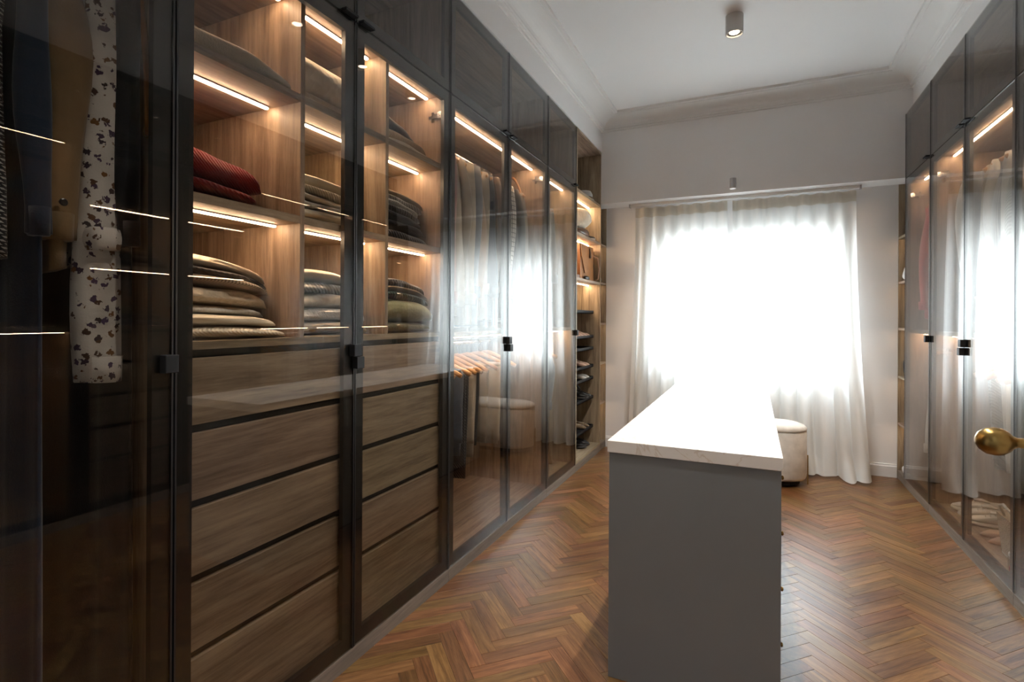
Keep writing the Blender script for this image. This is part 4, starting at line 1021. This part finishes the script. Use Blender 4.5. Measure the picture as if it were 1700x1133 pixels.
pair(pump, 1.065, 4.58, 'leather_nude', 'nude pump on the tray below the top tray', heel=.075)
pair(pump, 1.065, 4.38, 'leather_nude', 'rose pump on the tray below the top tray', heel=.075)
pair(pump, .800, 4.57, 'leather_nude', 'pink heeled shoe on the middle tray', heel=.07)
pair(pump, .690, 4.56, 'leather_white', 'silver grey flat shoe on the tray under the pink heels', heel=.012)
pair(sneaker, .515, 4.56, 'leather_black', 'black ankle shoe on the third tray from the bottom', sole='sole_dark', high=True, laces='leather_black')
pair(pump, .250, 4.56, 'snake', 'patterned heeled shoe on the lowest tray', heel=.05)
pair(sneaker, .0955, 4.50, 'leather_black', 'black shoe on the floor of the shoe shelving', sole='sole_dark', laces='leather_black')

# ------------------------------------------------------------------ bags, hats and small things in the open shelving
def brim_hat(name, label, loc, rot, mat, R_=.10, h=.09, brim=.05, cat='hat', tilt=0):
    o = empty(name, loc, label, cat, None, (0, tilt, rot))
    v, f = revolve([(R_ + brim, 0), (R_ + brim, .004), (R_, .008), (R_ * .97, h * .6), (R_ * .8, h * .93), (R_ * .4, h), (.001, h * .97)], 28); add_obj('crown', v, f, mat, o, smooth=True)
    v, f = revolve([(R_ * 1.005, .008), (R_ * 1.02, .010), (R_ * 1.0, .026), (R_ * .985, .027)], 28, cap=False); add_obj('hat_band', v, f, 'leather_brown', o, smooth=True)
    return o
brim_hat('sun_hat', 'white rounded hat on the highest open shelf', (LEFT.X(.10), 4.50, 2.2625), 0, 'felt_white', .085, .085, .012)
def blob(name, label, cat, loc, rx, ry, rz, mat, seed, group=None, amp=.12):
    rr = random.Random(seed); P = [rr.uniform(0, 6) for _ in range(6)]; rings = []; n, m = 26, 14
    for i in range(m + 1):
        ph = -PI / 2 + PI * i / m; ring = []
        for j in range(n):
            a = 2 * PI * j / n; k = 1 + amp * (.5 * math.sin(3 * a + P[0] + 2 * ph) + .5 * math.sin(2 * a - 3 * ph + P[1]) + .35 * math.sin(5 * a + P[2]))
            c = max(.02, math.cos(ph)) ** .7
            ring.append((rx * k * c * math.cos(a), ry * k * c * math.sin(a), rz + rz * math.copysign(abs(math.sin(ph)) ** .8, math.sin(ph))))
        rings.append(ring)
    v, f = loft(rings); return setp(add_obj(name, v, f, mat, loc=loc, smooth=True), label, cat, group)
blob('fur_hat', 'fluffy cream fur hat piled on the second open shelf', 'hat', (LEFT.X(.12), 4.36, 1.995), .12, .16, .085, 'plush', 4)
blob('fur_scarf', 'dark brown fur piece under the cream fur hat', 'scarf', (LEFT.X(.11), 4.36, 1.9155), .10, .16, .040, 'leather_brown', 6, amp=.06)
sneaker('grey sneaker leaning beside the fur pieces on the open shelf', 'sneakers beside the fur pieces', (LEFT.X(.13), 4.585, 1.916), .15, FAB['grey_wool'], L=.23)
# tan leather satchel
bag = empty('leather_bag', (LEFT.X(.105), 4.48, 1.5505), 'tan leather bag with a flap and hanging strap on the open shelf', 'bag')
rings = [[(sx * (.055 - .012 * t) , sy * (.205 - .015 * t), .312 * t) for sx, sy in ((-1, -.97), (-.97, -1), (.97, -1), (1, -.97), (1, .97), (.97, 1), (-.97, 1), (-1, .97))] for t in (0, .03, .5, .97, 1)]
v, f = loft(rings); add_obj('bag_body', v, f, 'leather_tan', bag)
fl = [(.046, -.185, .310), (.046, .185, .310), (.056, .16, .16), (.058, -.10, .06), (.052, -.18, .20)]
v = [(p[0], p[1], p[2]) for p in fl] + [(p[0] + .005, p[1], p[2]) for p in fl]; f = [(0, 1, 2, 3, 4), (9, 8, 7, 6, 5)] + [(i, (i + 1) % 5, 5 + (i + 1) % 5, 5 + i) for i in range(5)]
add_obj('flap', v, f, 'leather_tan', bag)
v, f = tube_vf([(.058, .05, .29), (.062, .055, .25), (.063, .045, .205)], [.004, .008, .012], 8); add_obj('tassel', v, f, 'leather_brown', bag, smooth=True)
v, f = tube_vf([(.03, .19, .25), (.085, .215, .22), (.098, .222, .12), (.090, .215, .03), (.06, .19, .012)], .006, 8); add_obj('strap', v, f, 'leather_nude', bag, smooth=True)
setp(box('shoe_box', LEFT.X(.16), LEFT.X(.04), 4.06, 4.22, 1.5505, 1.585, 'cardboard', None, .003), 'flat brown box in front of the tan bag', 'box')
setp(blob('silver_pouch', 'black and silver pouch left of the tan bag', 'pouch', (LEFT.X(.10), 4.14, 1.586), .055, .06, .045, 'leather_black', 12), None)
blob('sunglasses_case', 'black glasses case at the front of the shelf with the tan bag', 'case', (LEFT.X(.035), 4.40, 1.5505), .022, .06, .018, 'leather_black', 14, amp=.02)
blob('black_pouch', 'small black pouch on the niche shelf beside the tan bag', 'pouch', (LEFT.X(.06), 4.835, 1.5555), .035, .05, .03, 'leather_black', 15, amp=.05)
# right niche things
def bottle(name, label, loc, h, r, mat, capm):
    o = empty(name, loc, label, 'bottle')
    v, f = revolve([(r * .9, 0), (r, .006), (r, h * .62), (r * .45, h * .78), (r * .42, h * .86)], 18); add_obj('flask', v, f, mat, o, smooth=True)
    v, f = revolve([(r * .5, h * .86), (r * .5, h), (r * .42, h * 1.01)], 18); add_obj('cap', v, f, capm, o, smooth=True)
blob('white_bow', 'white ruffled ornament on the upper niche shelf right of the curtain', 'ornament', (RIGHT.X(.06), 4.835, 1.5155), .045, .07, .06, FAB['white_cotton'], 31, amp=.25)
bottle('perfume_bottle', 'white bottle with black cap in the right niche', (RIGHT.X(.05), 4.83, 1.1605), .13, .028, 'felt_white', 'leather_black')
blob('dark_vase', 'dark rounded vase in the right niche', 'vase', (RIGHT.X(.06), 4.84, .7905), .045, .06, .075, 'leather_black', 33, amp=.04)
blob('dark_ornament', 'dark ornament on the highest right niche shelf', 'ornament', (RIGHT.X(.06), 4.84, 1.8605), .03, .06, .10, 'leather_black', 34, amp=.04)
blob('white_dish', 'white shell dish at the bottom of the right niche', 'dish', (RIGHT.X(.05), 4.83, .0605), .04, .07, .03, 'felt_white', 35, amp=.05)

# ------------------------------------------------------------------ floor of the right double bay: sandals, straps, bag, jars
zf = .0785
GR = 'shoes on the floor of the right wardrobe'
for q, (y, rot) in enumerate(((3.98, 2.9), (3.86, 3.0), (3.74, 2.85))):
    sneaker('white trainer with laces, %s from the far end, right wardrobe floor' % ORD[q], GR, (RIGHT.X(.20), y, zf), rot, 'leather_white', L=.25)
for q, (y, rot) in enumerate(((3.56, 3.0), (3.46, 3.1))):
    pump('beige strappy shoe, %s one, middle of the right wardrobe floor' % ('farther', 'nearer')[q], GR, (RIGHT.X(.20), y, zf), rot, 'leather_nude', heel=.03)
tb = empty('tote_bag', (RIGHT.X(.22), 3.22, zf), 'beige canvas tote bag with rope handles on the right wardrobe floor', 'bag')
rings = [[(sx * (.12 + .02 * t), sy * (.16 + .015 * t), .20 * t) for sx, sy in ((-1, -.8), (-.8, -1), (.8, -1), (1, -.8), (1, .8), (.8, 1), (-.8, 1), (-1, .8))] for t in (0, .06, .5, 1)]
v, f = loft(rings); add_obj('bag_body', v, f, 'canvas', tb, smooth=False)
v, f = loft([[(p[0] * 1.01, p[1] * 1.01, z) for p in rings[0]] for z in (.008, .045)]); add_obj('base_band', v, f, 'leather_white', tb)
for sx in (-1, 1):
    v, f = tube_vf([(sx * .125, -.08, .19), (sx * .15, -.07, .25), (sx * .16, 0, .275), (sx * .15, .07, .25), (sx * .125, .08, .19)], .006, 8); add_obj('rope_handle', v, f, 'felt_white', tb, smooth=True)
for q, y in enumerate((2.99 + .06, 2.99 + .13)):
    j = empty('glass_jar', (RIGHT.X(.07), y, zf), ('nearer small glass jar with red wax and pale lid', 'farther small glass jar with red wax and pale lid')[q], 'jar', 'jars on the right wardrobe floor')
    v, f = revolve([(.024, 0), (.026, .004), (.026, .062), (.022, .07)], 18); add_obj('jar_body', v, f, 'clear', j, smooth=True)
    v, f = revolve([(.022, .003), (.022, .022)], 16); add_obj('wax', v, f, 'redliq', j)
    v, f = revolve([(.024, .070), (.0245, .072), (.0245, .084), (.022, .086)], 18); add_obj('lid', v, f, 'felt_white', j, smooth=True)
# boots on the floor of the dim near bay
sneaker('pale high-top boot, nearer one, floor of the dim near bay', 'boots in the dim near bay', (LEFT.X(.20), .60, zf), -.2, 'leather_white', high=True, L=.27)
sneaker('pale high-top boot, farther one, floor of the dim near bay', 'boots in the dim near bay', (LEFT.X(.20), .71, zf), -.1, 'leather_white', high=True, L=.27)

# shoulder bag hung on the far end of the left upper rod
sb = empty('shoulder_bag', (LEFT.X(.24), 3.265, 1.70), 'brown leather shoulder bag hung at the far end of the left upper rod', 'bag')
rings = [[(sx * .11 * k, sy * .035 * k, z) for sx, sy in ((-1, -.6), (-.85, -1), (.85, -1), (1, -.6), (1, .6), (.85, 1), (-.85, 1), (-1, .6))] for k, z in ((.85, 0), (1, .02), (1, .13), (.92, .17))]
v, f = loft(rings); add_obj('bag_body', v, f, 'leather_brown', sb)
path = [(.10 * math.cos(a), 0, .16 + (.32 if math.sin(a) > 0 else .02) * math.sin(a)) for a in np.linspace(0, PI, 17)]
v, f = tube_vf(path, .009, 8); add_obj('strap', v, f, 'leather_tan', sb, smooth=True)

# belt hanging in the dim near bay
bt = empty('leather_belt', (LEFT.X(.075), .795, 1.66), 'tan leather belt hanging at the right side of the dim near bay', 'belt')
v, f = tube_vf([(-.02, -.022, .50), (-.008, -.018, .40), (0, -.008, .27), (.004, 0, .14), (.006, .001, 0)], [.010, .010, .011, .011, .010], 8, flat=.3); add_obj('strap', v, f, 'leather_tan', bt, smooth=True)
v, f = tube_vf([(.004 + .016 * math.cos(a), 0, .012 + .016 * math.sin(a)) for a in np.linspace(0, 2 * PI, 13)], .0026, 6); add_obj('buckle', v, f, 'brasst', bt, smooth=True)
